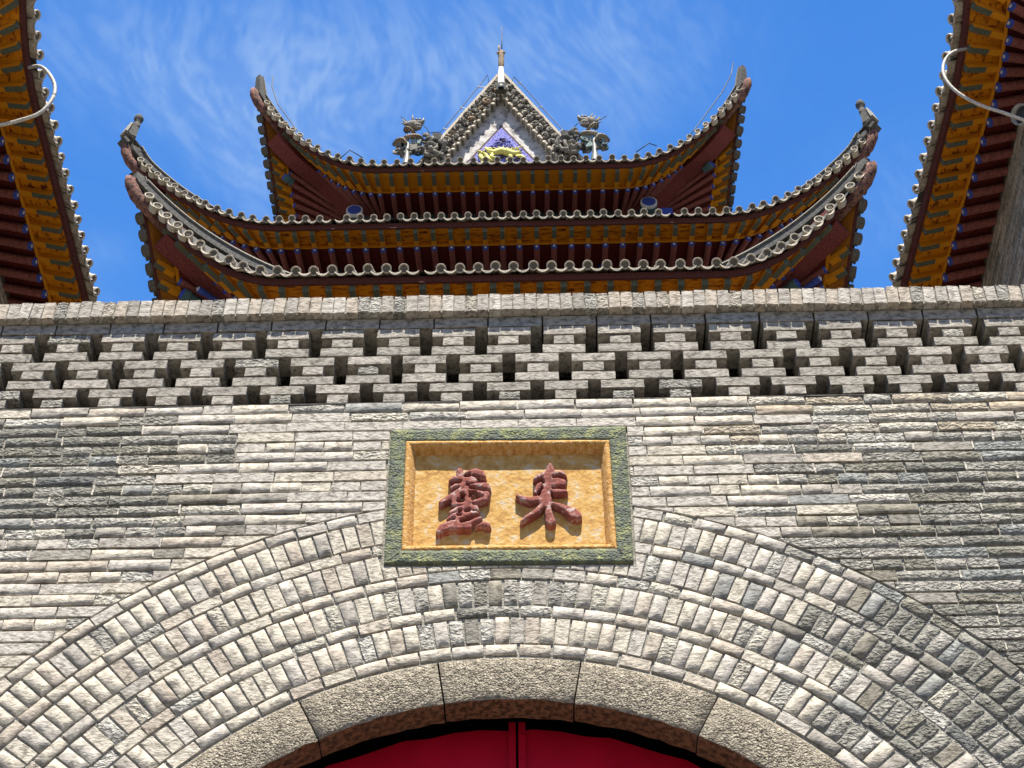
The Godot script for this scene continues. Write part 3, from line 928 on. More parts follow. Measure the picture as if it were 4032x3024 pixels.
# A band that follows the edge: profile corners as (distance in from the edge, height)
func band_mesh(e: Eave, side: int, lo: float, hi: float, prof: Array, n: int) -> ArrayMesh:
	var m := MB.new(false)
	var g := []
	for i in n + 1:
		var s := lerpf(lo, hi, float(i) / n)
		var row := []
		for p: Vector2 in prof: row.append(e.along(side, s, p.x, p.y))
		g.append(row)
	var k := prof.size()
	for i in n:
		for j in k:
			if side == -1: m.quad(g[i][j], g[i][(j + 1) % k], g[i + 1][(j + 1) % k], g[i + 1][j])
			else: m.quad(g[i][j], g[i + 1][j], g[i + 1][(j + 1) % k], g[i][(j + 1) % k])
	return m.done()

var tile_cache := {}
func tile_end_mesh(r: float, len: float) -> ArrayMesh:
	var key := "end%.3f%.2f" % [r, len]
	if tile_cache.has(key): return tile_cache[key]
	var to_z := Transform3D(Basis(Vector3.RIGHT, PI / 2), Vector3.ZERO)   # lathe axis y -> z
	var m := MB.new(true)
	m.lathe([Vector2(r * 0.82, -len), Vector2(r * 0.84, -0.012)], 12, to_z)
	m.lathe([Vector2(r * 0.84, -0.012), Vector2(r, -0.008), Vector2(r, 0.014), Vector2(r * 0.93, 0.019), Vector2(r * 0.74, 0.016), Vector2(r * 0.68, 0.003)], 14, to_z)
	var mesh := m.done()
	var f := MB.new(true)
	f.lathe([Vector2(r * 0.68, 0.003), Vector2(r * 0.5, 0.001), Vector2(r * 0.34, 0.01), Vector2(r * 0.2, 0.004), Vector2(0, 0.012)], 9, to_z)
	tile_cache[key] = f.done(mesh)
	return tile_cache[key]

func drip_mesh(w: float, len: float, drop: float) -> ArrayMesh:
	var key := "drip%.3f%.2f" % [w, len]
	if tile_cache.has(key): return tile_cache[key]
	var m := MB.new(false)
	var n := 6
	var up := []
	var dn := []
	var lip := []
	for i in n + 1:
		var x := lerpf(-w / 2, w / 2, float(i) / n)
		var c := 1.0 - 4.0 * x * x / (w * w)
		up.append(Vector3(x, -0.03 * c, 0)); dn.append(Vector3(x, -0.03 * c - 0.014, 0.002))
		lip.append(Vector3(x * 0.92, -0.03 * c - 0.016 - drop * pow(c, 0.7), 0.03))
	var b := Vector3(0, 0, -len)
	for i in n:
		m.quad(up[i], up[i + 1], up[i + 1] + b, up[i] + b)
		m.quad(dn[i] + b, dn[i + 1] + b, dn[i + 1], dn[i])
		m.quad(lip[i], lip[i + 1], up[i + 1] + Vector3(0, 0.004, 0.014), up[i] + Vector3(0, 0.004, 0.014))
		m.quad(up[i] + Vector3(0, 0.004, 0.014), up[i + 1] + Vector3(0, 0.004, 0.014), up[i + 1], up[i])
		m.quad(dn[i], dn[i + 1], lip[i + 1], lip[i])
	tile_cache[key] = m.done()
	return tile_cache[key]

func fly_mesh(w: float, len: float) -> ArrayMesh:
	var key := "fly%.3f%.2f" % [w, len]
	if tile_cache.has(key): return tile_cache[key]
	var g := MB.new()   # green end and underside
	g.box(Vector3(-w / 2 + 0.003, -w / 2 - 0.003, -len * 0.62), Vector3(w / 2 - 0.003, w / 2 - 0.003, 0.004))
	var mesh := g.done()
	var y := MB.new()
	y.box(Vector3(-w / 2, -w / 2, -len - 0.06), Vector3(w / 2, w / 2, 0))
	tile_cache[key] = y.done(mesh)
	return tile_cache[key]

func rafter_mesh(r: float, len: float) -> ArrayMesh:
	var key := "raf%.3f%.2f" % [r, len]
	if tile_cache.has(key): return tile_cache[key]
	var to_z := Transform3D(Basis(Vector3.RIGHT, PI / 2), Vector3.ZERO)
	var m := MB.new(true)
	m.lathe([Vector2(r, -len), Vector2(r, -0.03)], 10, to_z)
	var mesh := m.done()
	var b := MB.new(true)
	b.lathe([Vector2(r + 0.001, -0.03), Vector2(r + 0.001, -0.004), Vector2(r * 0.9, 0), Vector2(r * 0.42, 0.001)], 10, to_z)
	mesh = b.done(mesh)
	var w := MB.new(true)
	w.lathe([Vector2(r * 0.42, 0.001), Vector2(0, 0.002)], 8, to_z)
	tile_cache[key] = w.done(mesh)
	return tile_cache[key]

# Builds everything of one eave under `home`. reach = how far back along each flank
func build_eave(home: Node3D, e: Eave, called: String, faces: Array, reach: float, tile_r: float, fly_w: float, raf_r: float, yellow: Array, label := "") -> MeshInstance3D:
	var m := MB.new(true)
	var A := e.a + e.o
	for side in [0, -1, 1]:
		var lo := -A if side == 0 else 0.0
		var hi := A if side == 0 else e.depth
		var ns := 48 if side == 0 else 30
		for i in ns:
			var s0 := lerpf(lo, hi, float(i) / ns)
			var s1 := lerpf(lo, hi, float(i + 1) / ns)
			for k in 6:
				var k0 := k / 6.0
				var k1 := (k + 1) / 6.0
				var u := Vector3(0, 0.03, 0)
				if side == -1: m.quad(e.deck(side, s1, k0) + u, e.deck(side, s0, k0) + u, e.deck(side, s0, k1) + u, e.deck(side, s1, k1) + u)
				else: m.quad(e.deck(side, s0, k0) + u, e.deck(side, s1, k0) + u, e.deck(side, s1, k1) + u, e.deck(side, s0, k1) + u)
	var roof := part(home, called, m.done(), M.roof, Transform3D(), label)
	var front_fl := e.fl
	for side: int in faces:
		e.fl = e.fls if side != 0 and e.fls > 0.0 else front_fl
		var lo := -A if side == 0 else 0.0
		var hi := A if side == 0 else reach
		var n := 60 if side == 0 else 40
		var yel: Material = yellow[0] if side == 0 else yellow[1]
		part(roof, "fascia_board", band_mesh(e, side, lo, hi, [Vector2(0.045, -0.03), Vector2(0.06, -0.135), Vector2(0.1, -0.135), Vector2(0.1, -0.02)], n), M.fascia)
		part(roof, "eave_board", band_mesh(e, side, lo, hi, [Vector2(0.09, -0.128), Vector2(e.fl + 0.1, -0.128), Vector2(e.fl + 0.1, -0.10), Vector2(0.09, -0.10)], n), yel)
		part(roof, "edge_strip", band_mesh(e, side, lo, hi, [Vector2(e.fl + 0.055, -0.13), Vector2(e.fl + 0.04, -0.215), Vector2(e.fl + 0.075, -0.215), Vector2(e.fl + 0.095, -0.13)], n), M.yellow)
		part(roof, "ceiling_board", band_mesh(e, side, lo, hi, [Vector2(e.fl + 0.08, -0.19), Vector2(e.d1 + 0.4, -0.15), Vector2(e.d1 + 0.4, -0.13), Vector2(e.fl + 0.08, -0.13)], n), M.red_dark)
		for s: float in e.spread(side, e.pitch, lo + 0.06, hi):
			var out := e.outward(side, s)
			var tan := (e.edge(side, s + 0.02) - e.edge(side, s - 0.02)).normalized()
			if side == -1: tan = -tan
			if tan.cross(Vector3.UP).dot(out) < 0 : tan = -tan
			var up := out.cross(tan).normalized()
			if up.y < 0: up = -up; tan = -tan
			tan = up.cross(out).normalized()
			var q0 := e.t(side, s)
			var ray := e.deck(side, s, 0.08) - e.deck(side, s, 0.0)
			var slope := maxf(atan2(ray.y, 0.08 * (e.d2 + e.o)), -0.08)
			var tilt := Basis(Vector3.RIGHT, slope + rng.randf_range(-0.07, 0.07)) * Basis(Vector3.UP, rng.randf_range(-0.06, 0.06))
			var b := Basis(tan, up, out) * tilt
			s += rng.randf_range(-0.012, 0.012)
			var p := e.edge(side, s)
			if rng.randf() > 0.025:
				part(roof, "tile_end", tile_end_mesh(tile_r if side == 0 or called != "roof" or e.fls == 0.0 else tile_r * 0.72, 0.42 if q0 < 0.3 else 0.11), [M.tile, M.tile_face] if side == 0 or e.fls == 0.0 else [M.tile_shaded, M.tile_face], Transform3D(b, p + up * (0.055 + rng.randf_range(-0.008, 0.008)) + out * (0.03 + rng.randf_range(-0.012, 0.012))))  # tower flanks take the tile with painted shade
			var s2 := s + e.pitch * 0.5
			if s2 < hi - 0.02 and rng.randf() > 0.02:
				var p2 := e.edge(side, s2)
				part(roof, "drip_tile", drip_mesh(e.pitch * 0.7, 0.3 if q0 < 0.3 else 0.09, 0.014), M.tile if side == 0 or e.fls == 0.0 else M.tile_shaded, Transform3D(Basis(tan, up, out) * Basis(Vector3.RIGHT, slope + rng.randf_range(-0.1, 0.1)), p2 + up * (0.012 + rng.randf_range(-0.006, 0.006)) + out * 0.035))
		for s: float in e.spread(side, e.raf, lo + 0.05, hi):
			var q := e.t(side, s)
			if q > (0.86 if side == 0 else 0.8): continue
			var p := e.along(side, s, 0.115, -0.13 - fly_w / 2)
			var dir := (e.edge(side, s) - e.inner(side, s)).normalized()
			var x := UP.cross(dir).normalized()
			part(roof, "flying_rafter", fly_mesh(fly_w, e.fl - 0.06), [M.green_paint, M.yellow], Transform3D(Basis(x, dir.cross(x).normalized(), dir), p + Vector3(0, rng.randf_range(-0.004, 0.004), 0)))
			if q > (0.78 if side == 0 else 0.84): continue
			var c := e.along(side, s, e.fl + 0.07 + rng.randf_range(-0.012, 0.012), -0.20 - raf_r)
			part(roof, "rafter", rafter_mesh(raf_r, e.d1 - e.fl + 0.25), [M.red_wood, M.blue_paint, M.white_paint], Transform3D(Basis(x, dir.cross(x).normalized(), dir), c))
	return roof

# Corner of an eave: beam below, ridge above, upturned tip. tip = list of offsets (outward along the diagonal, up) past the corner
func build_corner(roof: Node3D, e: Eave, side: int, beak: Array, tip: Array, knob: bool, ridge_h: float) -> void:
	var C := e.edge(0, side * (e.a + e.o))
	var I := e.inner(0, side * (e.a + e.o))
	var diag := Vector3(side, 0, 1).normalized()
	var rect := func(w: float, h: float) -> Array: return [Vector2(-w, -h), Vector2(w, -h), Vector2(w, h), Vector2(-w, h)]
	# hip beam, red inside, weathered toward the tip
	var pts := []
	for i in 9:
		var f := i / 8.0
		var on_ray := I.lerp(C, f * 0.78)
		var over := e.deck(0, side * (e.a + e.o), (1.0 - f * 0.78) * (e.d1 + e.o) / (e.d2 + e.o)).y
		pts.append(Vector3(on_ray.x, minf(on_ray.y - 0.06, over) - 0.30, on_ray.z))
	var m := MB.new()
	m.sweep(pts, rect.call(0.15, 0.19), UP)
	part(roof, "corner_beam", m.done(), M.red_worn)
	pts = []
	var sc := []
	for i in 9:
		var f := i / 8.0
		pts.append(I.lerp(C, lerpf(0.5, 0.98, f)) + Vector3(0, -0.22 + 0.06 * f - 0.06 * sin(f * PI), 0))
		sc.append(1.0)
	for p: Vector2 in beak:
		pts.append(C + diag * p.x + Vector3(0, p.y, 0))
		sc.append(lerpf(0.95, 0.55, clampf((p.y + 0.03) / 0.2, 0, 1)))
	m = MB.new(true)
	var oct := []
	for k in 8: oct.append(Vector2(cos(TAU * (k + 0.5) / 8) * 0.075, sin(TAU * (k + 0.5) / 8) * 0.12))
	m.sweep(pts, oct, UP, sc)
	m.blob(pts[-1], Vector3(0.036, 0.04, 0.036), 6)
	part(roof, "beam_beak", m.done(), M.pinkish)
	# hip ridge
	pts = []
	for i in 25:
		var k := 0.62 * pow(1.0 - i / 24.0, 1.4)
		pts.append(e.deck(0, side * (e.a + e.o), k) + Vector3(0, 0.05, 0))
	sc = []
	for i in pts.size(): sc.append(1.0)
	for p: Vector2 in tip:
		pts.append(C + diag * p.x + Vector3(0, p.y, 0))
		sc.append(1.0)
	var w := 0.085
	m = MB.new()
	var wall := [Vector2(-w, -0.02), Vector2(w, -0.02), Vector2(w * 0.85, ridge_h), Vector2(-w * 0.85, ridge_h)]
	var cap := [Vector2(-w * 1.15, ridge_h), Vector2(w * 1.15, ridge_h), Vector2(w * 1.0, ridge_h + 0.035), Vector2(-w * 1.0, ridge_h + 0.035)]
	var n := sc.size()
	var scw := []
	for i in n: scw.append(lerpf(1.0, 1.35 if knob else 1.0, smoothstep(n - tip.size() - 7.0, n - tip.size() - 1.0, i)) if i < n - tip.size() else lerpf(1.3 if knob else 0.95, 0.5, float(i - n + tip.size()) / tip.size()))
	m.sweep(pts, wall, UP, scw)
	part(roof, "hip_ridge", m.done(), M.ridge)
	m = MB.new()
	m.sweep(pts, cap, UP, scw)
	part(roof, "ridge_cap", m.done(), M.ridge_top)
	if knob:
		var top: Vector3 = pts[-1] + Vector3(0, 0.10, 0)
		m = MB.new(true)
		m.lathe([Vector2(0.05, -0.05), Vector2(0.055, 0.06), Vector2(0.035, 0.09), Vector2(0.07, 0.14), Vector2(0.085, 0.20), Vector2(0.06, 0.27), Vector2(0.0, 0.31)], 10, Transform3D(Basis(), top))
		part(roof, "ridge_knob", m.done(), M.ridge)
		for k in 4:
			var at: Vector3 = (pts[-1] as Vector3).lerp(C, k * 0.24) + diag * (0.06 + 0.03 * k) + Vector3(0, 0.0, 0)
			m = MB.new()
			m.box(Vector3(-0.06 - k * 0.012, -0.04, -0.05), Vector3(0.06 + k * 0.012, 0.03, 0.06), Transform3D(Basis(UP, side * PI / 4) * Basis(Vector3.RIGHT, -0.5), at))
			part(roof, "stepped_tile", m.done(), M.ridge)


func build_tower() -> void:
	var t := thing("gate_tower", Vector3(-0.28, WALL_TOP, -12), "three tiered tower with upswept tiled eaves and carved gable behind the brick wall", "tower")
	var low := Eave.new()
	low.xc = -0.2; low.a = 4.6; low.zf = -6.05; low.y0 = 18.51; low.lift = 1.5; low.xs = 2.9; low.pw = 1.9; low.o = 0.35
	low.pitch = 0.242; low.raf = 0.31; low.fl = 0.55; low.d1 = 1.5; low.rise = 0.45; low.d2 = 3.6; low.rise2 = 2.9; low.depth = 9.0; low.fade = 3.6; low.fls = 0.3
	var mid := Eave.new()
	mid.xc = -0.3; mid.a = 5.7; mid.zf = -8.65; mid.y0 = 22.92; mid.lift = 1.4; mid.xs = 3.5; mid.pw = 2.0; mid.o = 0.38
	mid.pitch = 0.216; mid.raf = 0.276; mid.fl = 0.44; mid.d1 = 1.45; mid.rise = 0.47; mid.d2 = 2.6; mid.rise2 = 2.2; mid.depth = 11.0; mid.fade = 3.0; mid.fls = 0.27
	var top := Eave.new()
	top.xc = -0.31; top.a = 4.2; top.zf = -10.1; top.y0 = 26.37; top.lift = 1.75; top.xs = 2.2; top.pw = 2.15; top.o = 0.35
	top.pitch = 0.228; top.raf = 0.256; top.fl = 0.55; top.d1 = 1.4; top.rise = 0.45; top.d2 = 1.75; top.rise2 = 1.55; top.depth = 9.0; top.fls = 0.3
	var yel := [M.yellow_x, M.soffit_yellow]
	var r := build_eave(t, low, "roof", [0, -1, 1], 3.4, 0.069, 0.09, 0.055, yel, "lowest and nearest of the eaves")
	build_corner(r, low, -1, [Vector2(0.05, -0.03), Vector2(0.09, 0.05), Vector2(0.10, 0.11)], [Vector2(0.04, 0.10), Vector2(0.05, 0.24)], false, 0.15)
	build_corner(r, low, 1, [Vector2(0.05, -0.03), Vector2(0.09, 0.05), Vector2(0.10, 0.11)], [Vector2(0.04, 0.10), Vector2(0.05, 0.24)], false, 0.15)
	r = build_eave(t, mid, "roof", [0, -1, 1], 4.0, 0.06, 0.078, 0.05, yel, "widest eave, second from the top")
	for s in [-1, 1]:
		build_corner(r, mid, s, [Vector2(0.06, -0.02), Vector2(0.10, 0.08), Vector2(0.11, 0.18)], [Vector2(0.02, 0.14), Vector2(0.03, 0.4), Vector2(0.01, 0.70)], true, 0.15)
	r = build_eave(t, top, "roof", [0, -1, 1], 3.2, 0.059, 0.08, 0.048, [M.yellow, M.soffit_yellow], "top eave below the carved gable")
	for s in [-1, 1]:
		build_corner(r, top, s, [Vector2(0.05, -0.03), Vector2(0.08, 0.06), Vector2(0.085, 0.14)], [Vector2(0.0, 0.14), Vector2(0.03, 0.36), Vector2(0.05, 0.52), Vector2(0.06, 0.62)], false, 0.12)

	# storeys behind the eaves
	var w := MB.new()
	w.box(Vector3(-3.4, WALL_TOP - 0.05, -16), Vector3(3.0, 19.4, -7.75))
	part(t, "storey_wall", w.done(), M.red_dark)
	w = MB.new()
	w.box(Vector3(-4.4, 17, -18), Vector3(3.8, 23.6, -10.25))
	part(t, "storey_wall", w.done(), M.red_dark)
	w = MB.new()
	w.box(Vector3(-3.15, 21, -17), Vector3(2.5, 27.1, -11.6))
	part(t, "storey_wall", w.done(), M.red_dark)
	# painted beams and bracket ends under the eaves
	w = MB.new()
	w.box(Vector3(-4.5, 23.02, -10.24), Vector3(3.9, 23.26, -10.12))
	part(t, "painted_beam", w.done(), M.teal_paint)
	w = MB.new()
	w.box(Vector3(-3.2, 26.42, -11.59), Vector3(2.55, 26.66, -11.46))
	part(t, "painted_beam", w.done(), M.teal_paint)
	for p in [[-3.0, 23.18, "teal_paint"], [-1.92, 23.15, "white_paint"], [-0.82, 23.14, "red_worn"], [0.3, 23.15, "teal_paint"], [1.37, 23.17, "blue_paint"], [2.5, 23.2, "teal_paint"]]:
		w = MB.new()
		w.box(Vector3(p[0] - 0.055, p[1] - 0.16, -10.1), Vector3(p[0] + 0.055, p[1] + 0.06, -9.82))
		w.box(Vector3(p[0] - 0.075, p[1] + 0.061, -10.1), Vector3(p[0] + 0.075, p[1] + 0.11, -9.80))
		part(t, "bracket_end", w.done(), M[p[2]])
	var to_z := Basis(Vector3.RIGHT, PI / 2)
	for p in [[-3.03, 26.24, -11.0, 0.15], [2.39, 26.32, -11.0, 0.15], [-4.76, 23.33, -9.75, 0.15], [4.24, 23.34, -9.75, 0.15]]:
		w = MB.new(true)
		w.lathe([Vector2(p[3], -0.9), Vector2(p[3], -0.02)], 18, Transform3D(to_z, Vector3(p[0], p[1], p[2])))
		var mesh := w.done()
		w = MB.new(true)
		w.lathe([Vector2(p[3] + 0.004, -0.06), Vector2(p[3] + 0.006, 0.0), Vector2(p[3] * 0.86, 0.004)], 18, Transform3D(to_z, Vector3(p[0], p[1], p[2])))
		mesh = w.done(mesh)
		w = MB.new(true)
		w.lathe([Vector2(p[3] * 0.86, 0.004), Vector2(0, 0.003)], 18, Transform3D(to_z, Vector3(p[0], p[1], p[2])))
		part(t, "beam_end", w.done(mesh), [M.teal_paint, M.white_paint, M.blue_paint])
	w = MB.new()
	w.box(Vector3(2.58, 25.85, -11.4), Vector3(2.80, 26.06, -10.95))
	part(t, "beam_block", w.done(), M.blue_paint)
	# painted ends of the hip beams
	for p in [[-4.50, 18.83, -6.6, 1], [3.76, 18.81, -6.6, 1], [-4.28, 18.86, -6.55, 0], [4.06, 18.84, -6.55, 0], [-4.33, 26.76, -10.6, 2], [3.58, 26.9, -10.6, 2]]:
		var sd := signf(p[0])
		var turn := Basis(UP, sd * PI / 4) * to_z
		w = MB.new(true)
		var rr: float = [0.045, 0.085, 0.07][p[3]]
		w.lathe([Vector2(rr * 0.9, -0.5 if p[3] < 2 else -0.2), Vector2(rr * 0.92, -0.12), Vector2(rr * 1.08, -0.1), Vector2(rr * 1.08, -0.06), Vector2(rr, -0.05), Vector2(rr * 1.05, -0.015), Vector2(rr * 0.9, 0.0)], 12, Transform3D(turn, Vector3(p[0], p[1], p[2])))
		var mesh := w.done()
		w = MB.new(true)
		w.lathe([Vector2(rr * 0.9, 0.0), Vector2(rr * 0.45, 0.004), Vector2(rr * 0.3, 0.02), Vector2(0, 0.026)], 12, Transform3D(turn, Vector3(p[0], p[1], p[2])))
		part(t, "beam_end", w.done(mesh), [M.blue_paint if p[3] == 0 else M.teal_paint, M.white_paint if p[3] == 0 else M.blue_paint])
	build_gable(t)


func spiral(turns: float, r0: float, r1: float, n: int) -> Array:
	var pts := []
	for i in n + 1:
		var f := float(i) / n
		var a := TAU * turns * f
		var r := lerpf(r0, r1, f)
		pts.append(Vector3(cos(a) * r, sin(a) * r, 0.03 * f))
	return pts

func build_gable(t: Node3D) -> void:
	var z := -11.6
	var xc := -0.345
	var top := Vector2(xc, 31.46)
	var foot := 28.1
	var hw := 1.65 * (top.y - foot) / 3.25     # half width of the outer line at the foot
	var tri := PackedVector2Array([Vector2(xc - hw * 0.93, foot), Vector2(xc + hw * 0.93, foot), Vector2(xc, top.y - 0.22)])
	var wall := part(t, "gable_wall", slab_mesh(tri, 0.2, 0.01), M.plaster, Transform3D(Basis(), Vector3(0, 0, z - 0.13)))
	# tiled slopes behind
	var m := MB.new()
	var L := Vector3(xc - hw - 0.05, foot, z - 0.1)
	var R := Vector3(xc + hw + 0.05, foot, z - 0.1)
	var T := Vector3(xc, top.y, z - 0.1)
	var back := Vector3(0, 0, -5.0)
	m.quad(L + back, L, T, T + back); m.quad(R, R + back, T + back, T)
	m.tri(L, R, T)
	part(t, "gable_roof", m.done(), M.roof, Transform3D(Basis(), Vector3(0, -0.05, -0.28)))
	# violet panel with its maroon border, cloud scrolls and a gilded beast
	var v := PackedVector2Array([Vector2(-1.18, 28.35), Vector2(0.49, 28.35), Vector2(xc, 29.84)])
	part(wall, "panel_border", slab_mesh(v, 0.03, 0.006), M.maroon, Transform3D(Basis(), Vector3(0, 0, z - 0.11)))
	var v2 := PackedVector2Array([Vector2(-1.12, 28.36), Vector2(0.43, 28.36), Vector2(xc, 29.75)])
	var panel := part(wall, "violet_panel", slab_mesh(v2, 0.02, 0.006), M.violet, Transform3D(Basis(), Vector3(0, 0, z - 0.10)))
	for i in 26:
		var y := rng.randf_range(28.55, 29.45)
		var half := 0.68 * (29.6 - y) / 1.25 - 0.1
		if half < 0.02: continue
		m = MB.new(true)
		m.tube(spiral(rng.randf_range(0.8, 1.5), 0.085, 0.03, 14), 0.016, 5)
		part(wall, "cloud_scroll", m.done(), M.violet if i % 6 else M.maroon, Transform3D(Basis(Vector3.BACK, rng.randf() * TAU) * Basis.from_scale(Vector3(1.2, 0.8, 1)), Vector3(xc + rng.randf_range(-half, half), y, z - 0.094)))
	m = MB.new(true)
	var g := func(x: float, y: float) -> Vector3: return Vector3(xc + (x - 1085.0) * 0.0026, 28.54 + (1190.0 - y) * 0.0032, z - 0.07)
	m.tube([g.call(935, 1215), g.call(945, 1170), g.call(925, 1120), g.call(935, 1090), g.call(965, 1110), g.call(985, 1165), g.call(1010, 1185)], 0.055, 7, [1.0, 1.1, 0.8, 0.5, 0.7, 1.0, 0.8])
	m.tube([g.call(965, 1040), g.call(990, 1075), g.call(1030, 1100), g.call(1085, 1085), g.call(1140, 1100), g.call(1190, 1110), g.call(1225, 1095), g.call(1215, 1070)], 0.075, 7, [0.3, 0.6, 1.0, 1.25, 1.2, 0.8, 0.6, 0.3])
	m.tube([g.call(1030, 1100), g.call(1005, 1135), g.call(1040, 1150), g.call(1030, 1180)], 0.05, 6, [1.1, 0.9, 0.7, 0.4])
	m.tube([g.call(1140, 1110), g.call(1165, 1150), g.call(1130, 1170), g.call(1150, 1195)], 0.05, 6, [1.1, 0.9, 0.7, 0.4])
	m.tube([g.call(1195, 1135), g.call(1235, 1140), g.call(1260, 1165), g.call(1255, 1200), g.call(1225, 1215)], 0.04, 6, [0.7, 1.2, 1.2, 1.0, 0.6])
	for p in [[995, 1060, 0.06], [1060, 1075, 0.08], [1110, 1080, 0.085], [1010, 1090, 0.06], [960, 1200, 0.09], [920, 1085, 0.04], [950, 1085, 0.03]]:
		m.blob(g.call(p[0], p[1]), Vector3(p[2], p[2] * 0.9, 0.05), 6)
	for k in 9:
		var p: Vector3 = g.call(1000 + k * 25, 1068 + 8 * sin(k * 1.3))
		m.tube([p, p + Vector3(0.02 * (k - 4), 0.07, 0.01), p + Vector3(0.04 * (k - 4), 0.10, 0)], 0.018, 5, [1.2, 0.8, 0.2])
	part(wall, "gilded_beast", m.done(), M.lemon)
	# carved verge on either slope
	for s in [-1, 1]:
		var dir := Vector3(s * hw, foot - top.y, 0).normalized()
		var nrm := Vector3(-dir.y * s, dir.x * s, 0)   # out of the slope
		if nrm.y < 0: nrm = -nrm
		var len := Vector2(hw, top.y - foot).length()
		var at := func(d: float, off: float, dz: float) -> Vector3: return Vector3(top.x, top.y, z + dz) + dir * d + nrm * off
		m = MB.new()
		var q := []
		var miter := absf(nrm.x / dir.x)
		for d in [0.0, len]:
			for p in [[-0.32, -0.11], [-0.32, 0.03], [0.0, 0.03], [0.0, -0.11]]: q.append(at.call(d if d > 0.0 else -p[0] * miter, p[0], p[1]))
		for k in 4:
			if s > 0: m.quad(q[k], q[(k + 1) % 4], q[4 + (k + 1) % 4], q[4 + k])
			else: m.quad(q[k], q[4 + k], q[4 + (k + 1) % 4], q[(k + 1) % 4])
		m.quad(q[4], q[5], q[6], q[7])
		var verge := part(t, "carved_verge", m.done(), M.carved)
		m = MB.new()
		m.sweep([at.call(0.02, 0.03, -0.04), at.call(len * 0.5, 0.035, -0.04), at.call(len, 0.03, -0.04)], [Vector2(-0.11, -0.03), Vector2(0.11, -0.03), Vector2(0.11, 0.03), Vector2(-0.11, 0.03)], nrm)
		part(verge, "verge_cap", m.done(), M.tile)
		for k in 15:
			var d := 0.32 + k * (len - 0.45) / 15.0
			for row in 2:
				m = MB.new(true)
				m.tube(spiral(rng.randf_range(0.9, 1.6), rng.randf_range(0.08, 0.115), 0.025, 14), rng.randf_range(0.02, 0.03), 5, [])
				m.blob(Vector3(0, 0, 0.02), Vector3(0.035, 0.035, 0.03), 5)
				var p: Vector3 = at.call(d + rng.randf_range(-0.04, 0.04) + row * 0.09, -0.09 - row * 0.13 + rng.randf_range(-0.02, 0.02), 0.04 + rng.randf_range(-0.01, 0.03))
				part(verge, "carved_scroll", m.done(), M.carved_warm if (rng.randf() < 0.18 and s < 0) else M.carved, Transform3D(Basis(Vector3.BACK, rng.randf() * TAU) * Basis(Vector3.RIGHT, rng.randf_range(-0.4, 0.4)) * Basis.from_scale(Vector3(1, 1, 1.6)), p))
		for k in 22:
			m = MB.new(true)
			var p: Vector3 = at.call(0.30 + rng.randf() * (len - 0.4), rng.randf_range(-0.29, -0.04), 0.035)
			m.blob(p, Vector3(0.07, 0.03, 0.05) * rng.randf_range(0.7, 1.4), 5, Basis(Vector3.BACK, rng.randf() * TAU))
			part(verge, "carved_leaf", m.done(), M.carved)
		for k in 14:
			var d := 0.62 + k * (len - 0.75) / 14.0
			m = MB.new(true)
			m.lathe([Vector2(0.0, -0.3), Vector2(0.026, -0.3), Vector2(0.026, 0.10), Vector2(0.04, 0.10), Vector2(0.04, 0.12), Vector2(0.0, 0.12)], 9)
			part(verge, "tile_end", m.done(), M.tile, Transform3D(Basis(Vector3.RIGHT, PI / 2 + 0.1) , at.call(d, -0.345, -0.06)))
			m = MB.new()
			m.box(Vector3(-0.04, -0.035, -0.1), Vector3(0.04, 0.0, 0.13), Transform3D(Basis(Vector3.BACK, atan2(dir.y, dir.x)), at.call(d + 0.10, -0.33, -0.045)))
			part(verge, "drip_tile", m.done(), M.tile)
	# ridge end: white post, dark bracket, bulb and lightning rod
	m = MB.new()
	m.sweep([Vector3(xc, 30.92, z + 0.14), Vector3(xc, 31.2, z + 0.15), Vector3(xc, 31.52, z + 0.15)], [Vector2(-0.07, -0.06), Vector2(0.07, -0.06), Vector2(0.07, 0.06), Vector2(-0.07, 0.06)], Vector3.BACK, [1.0, 0.86, 0.62])
	part(t, "ridge_post", m.done(), M.china)
	m = MB.new()
	m.box(Vector3(xc - 0.10, 30.66, z + 0.0), Vector3(xc + 0.10, 30.915, z + 0.2))
	part(t, "ridge_bracket", m.done(), M.roof)
	m = MB.new(true)
	m.lathe([Vector2(0.06, -0.05), Vector2(0.075, 0.0), Vector2(0.05, 0.05), Vector2(0, 0.06)], 8, Transform3D(Basis(), Vector3(xc, 30.68, z + 0.24)))
	part(t, "ridge_boss", m.done(), M.china)
	m = MB.new(true)
	m.lathe([Vector2(0.0, -0.12), Vector2(0.03, 0), Vector2(0.062, 0.1), Vector2(0.066, 0.25), Vector2(0.06, 0.40), Vector2(0.07, 0.46), Vector2(0.055, 0.52), Vector2(0.06, 0.58), Vector2(0.035, 0.66), Vector2(0.0, 0.68)], 9, Transform3D(Basis(), Vector3(xc, 31.53, z + 0.13)))
	m.tube([Vector3(xc - 0.03, 32.1, z + 0.15), Vector3(xc - 0.045, 32.25, z + 0.15), Vector3(xc - 0.045, 32.36, z + 0.15)], 0.02, 6)
	m.blob(Vector3(xc + 0.05, 32.08, z + 0.15), Vector3(0.045, 0.04, 0.04), 5)
	m.blob(Vector3(xc - 0.06, 32.05, z + 0.17), Vector3(0.04, 0.05, 0.04), 5)
	part(t, "ridge_finial", m.done(), M.carved_warm)
	m = MB.new(true)
	m.tube([Vector3(xc + 0.01, 32.15, z + 0.13), Vector3(xc + 0.015, 33.15, z + 0.13)], 0.012, 5, [1.2, 0.6])
	part(t, "lightning_rod", m.done(), M.iron)
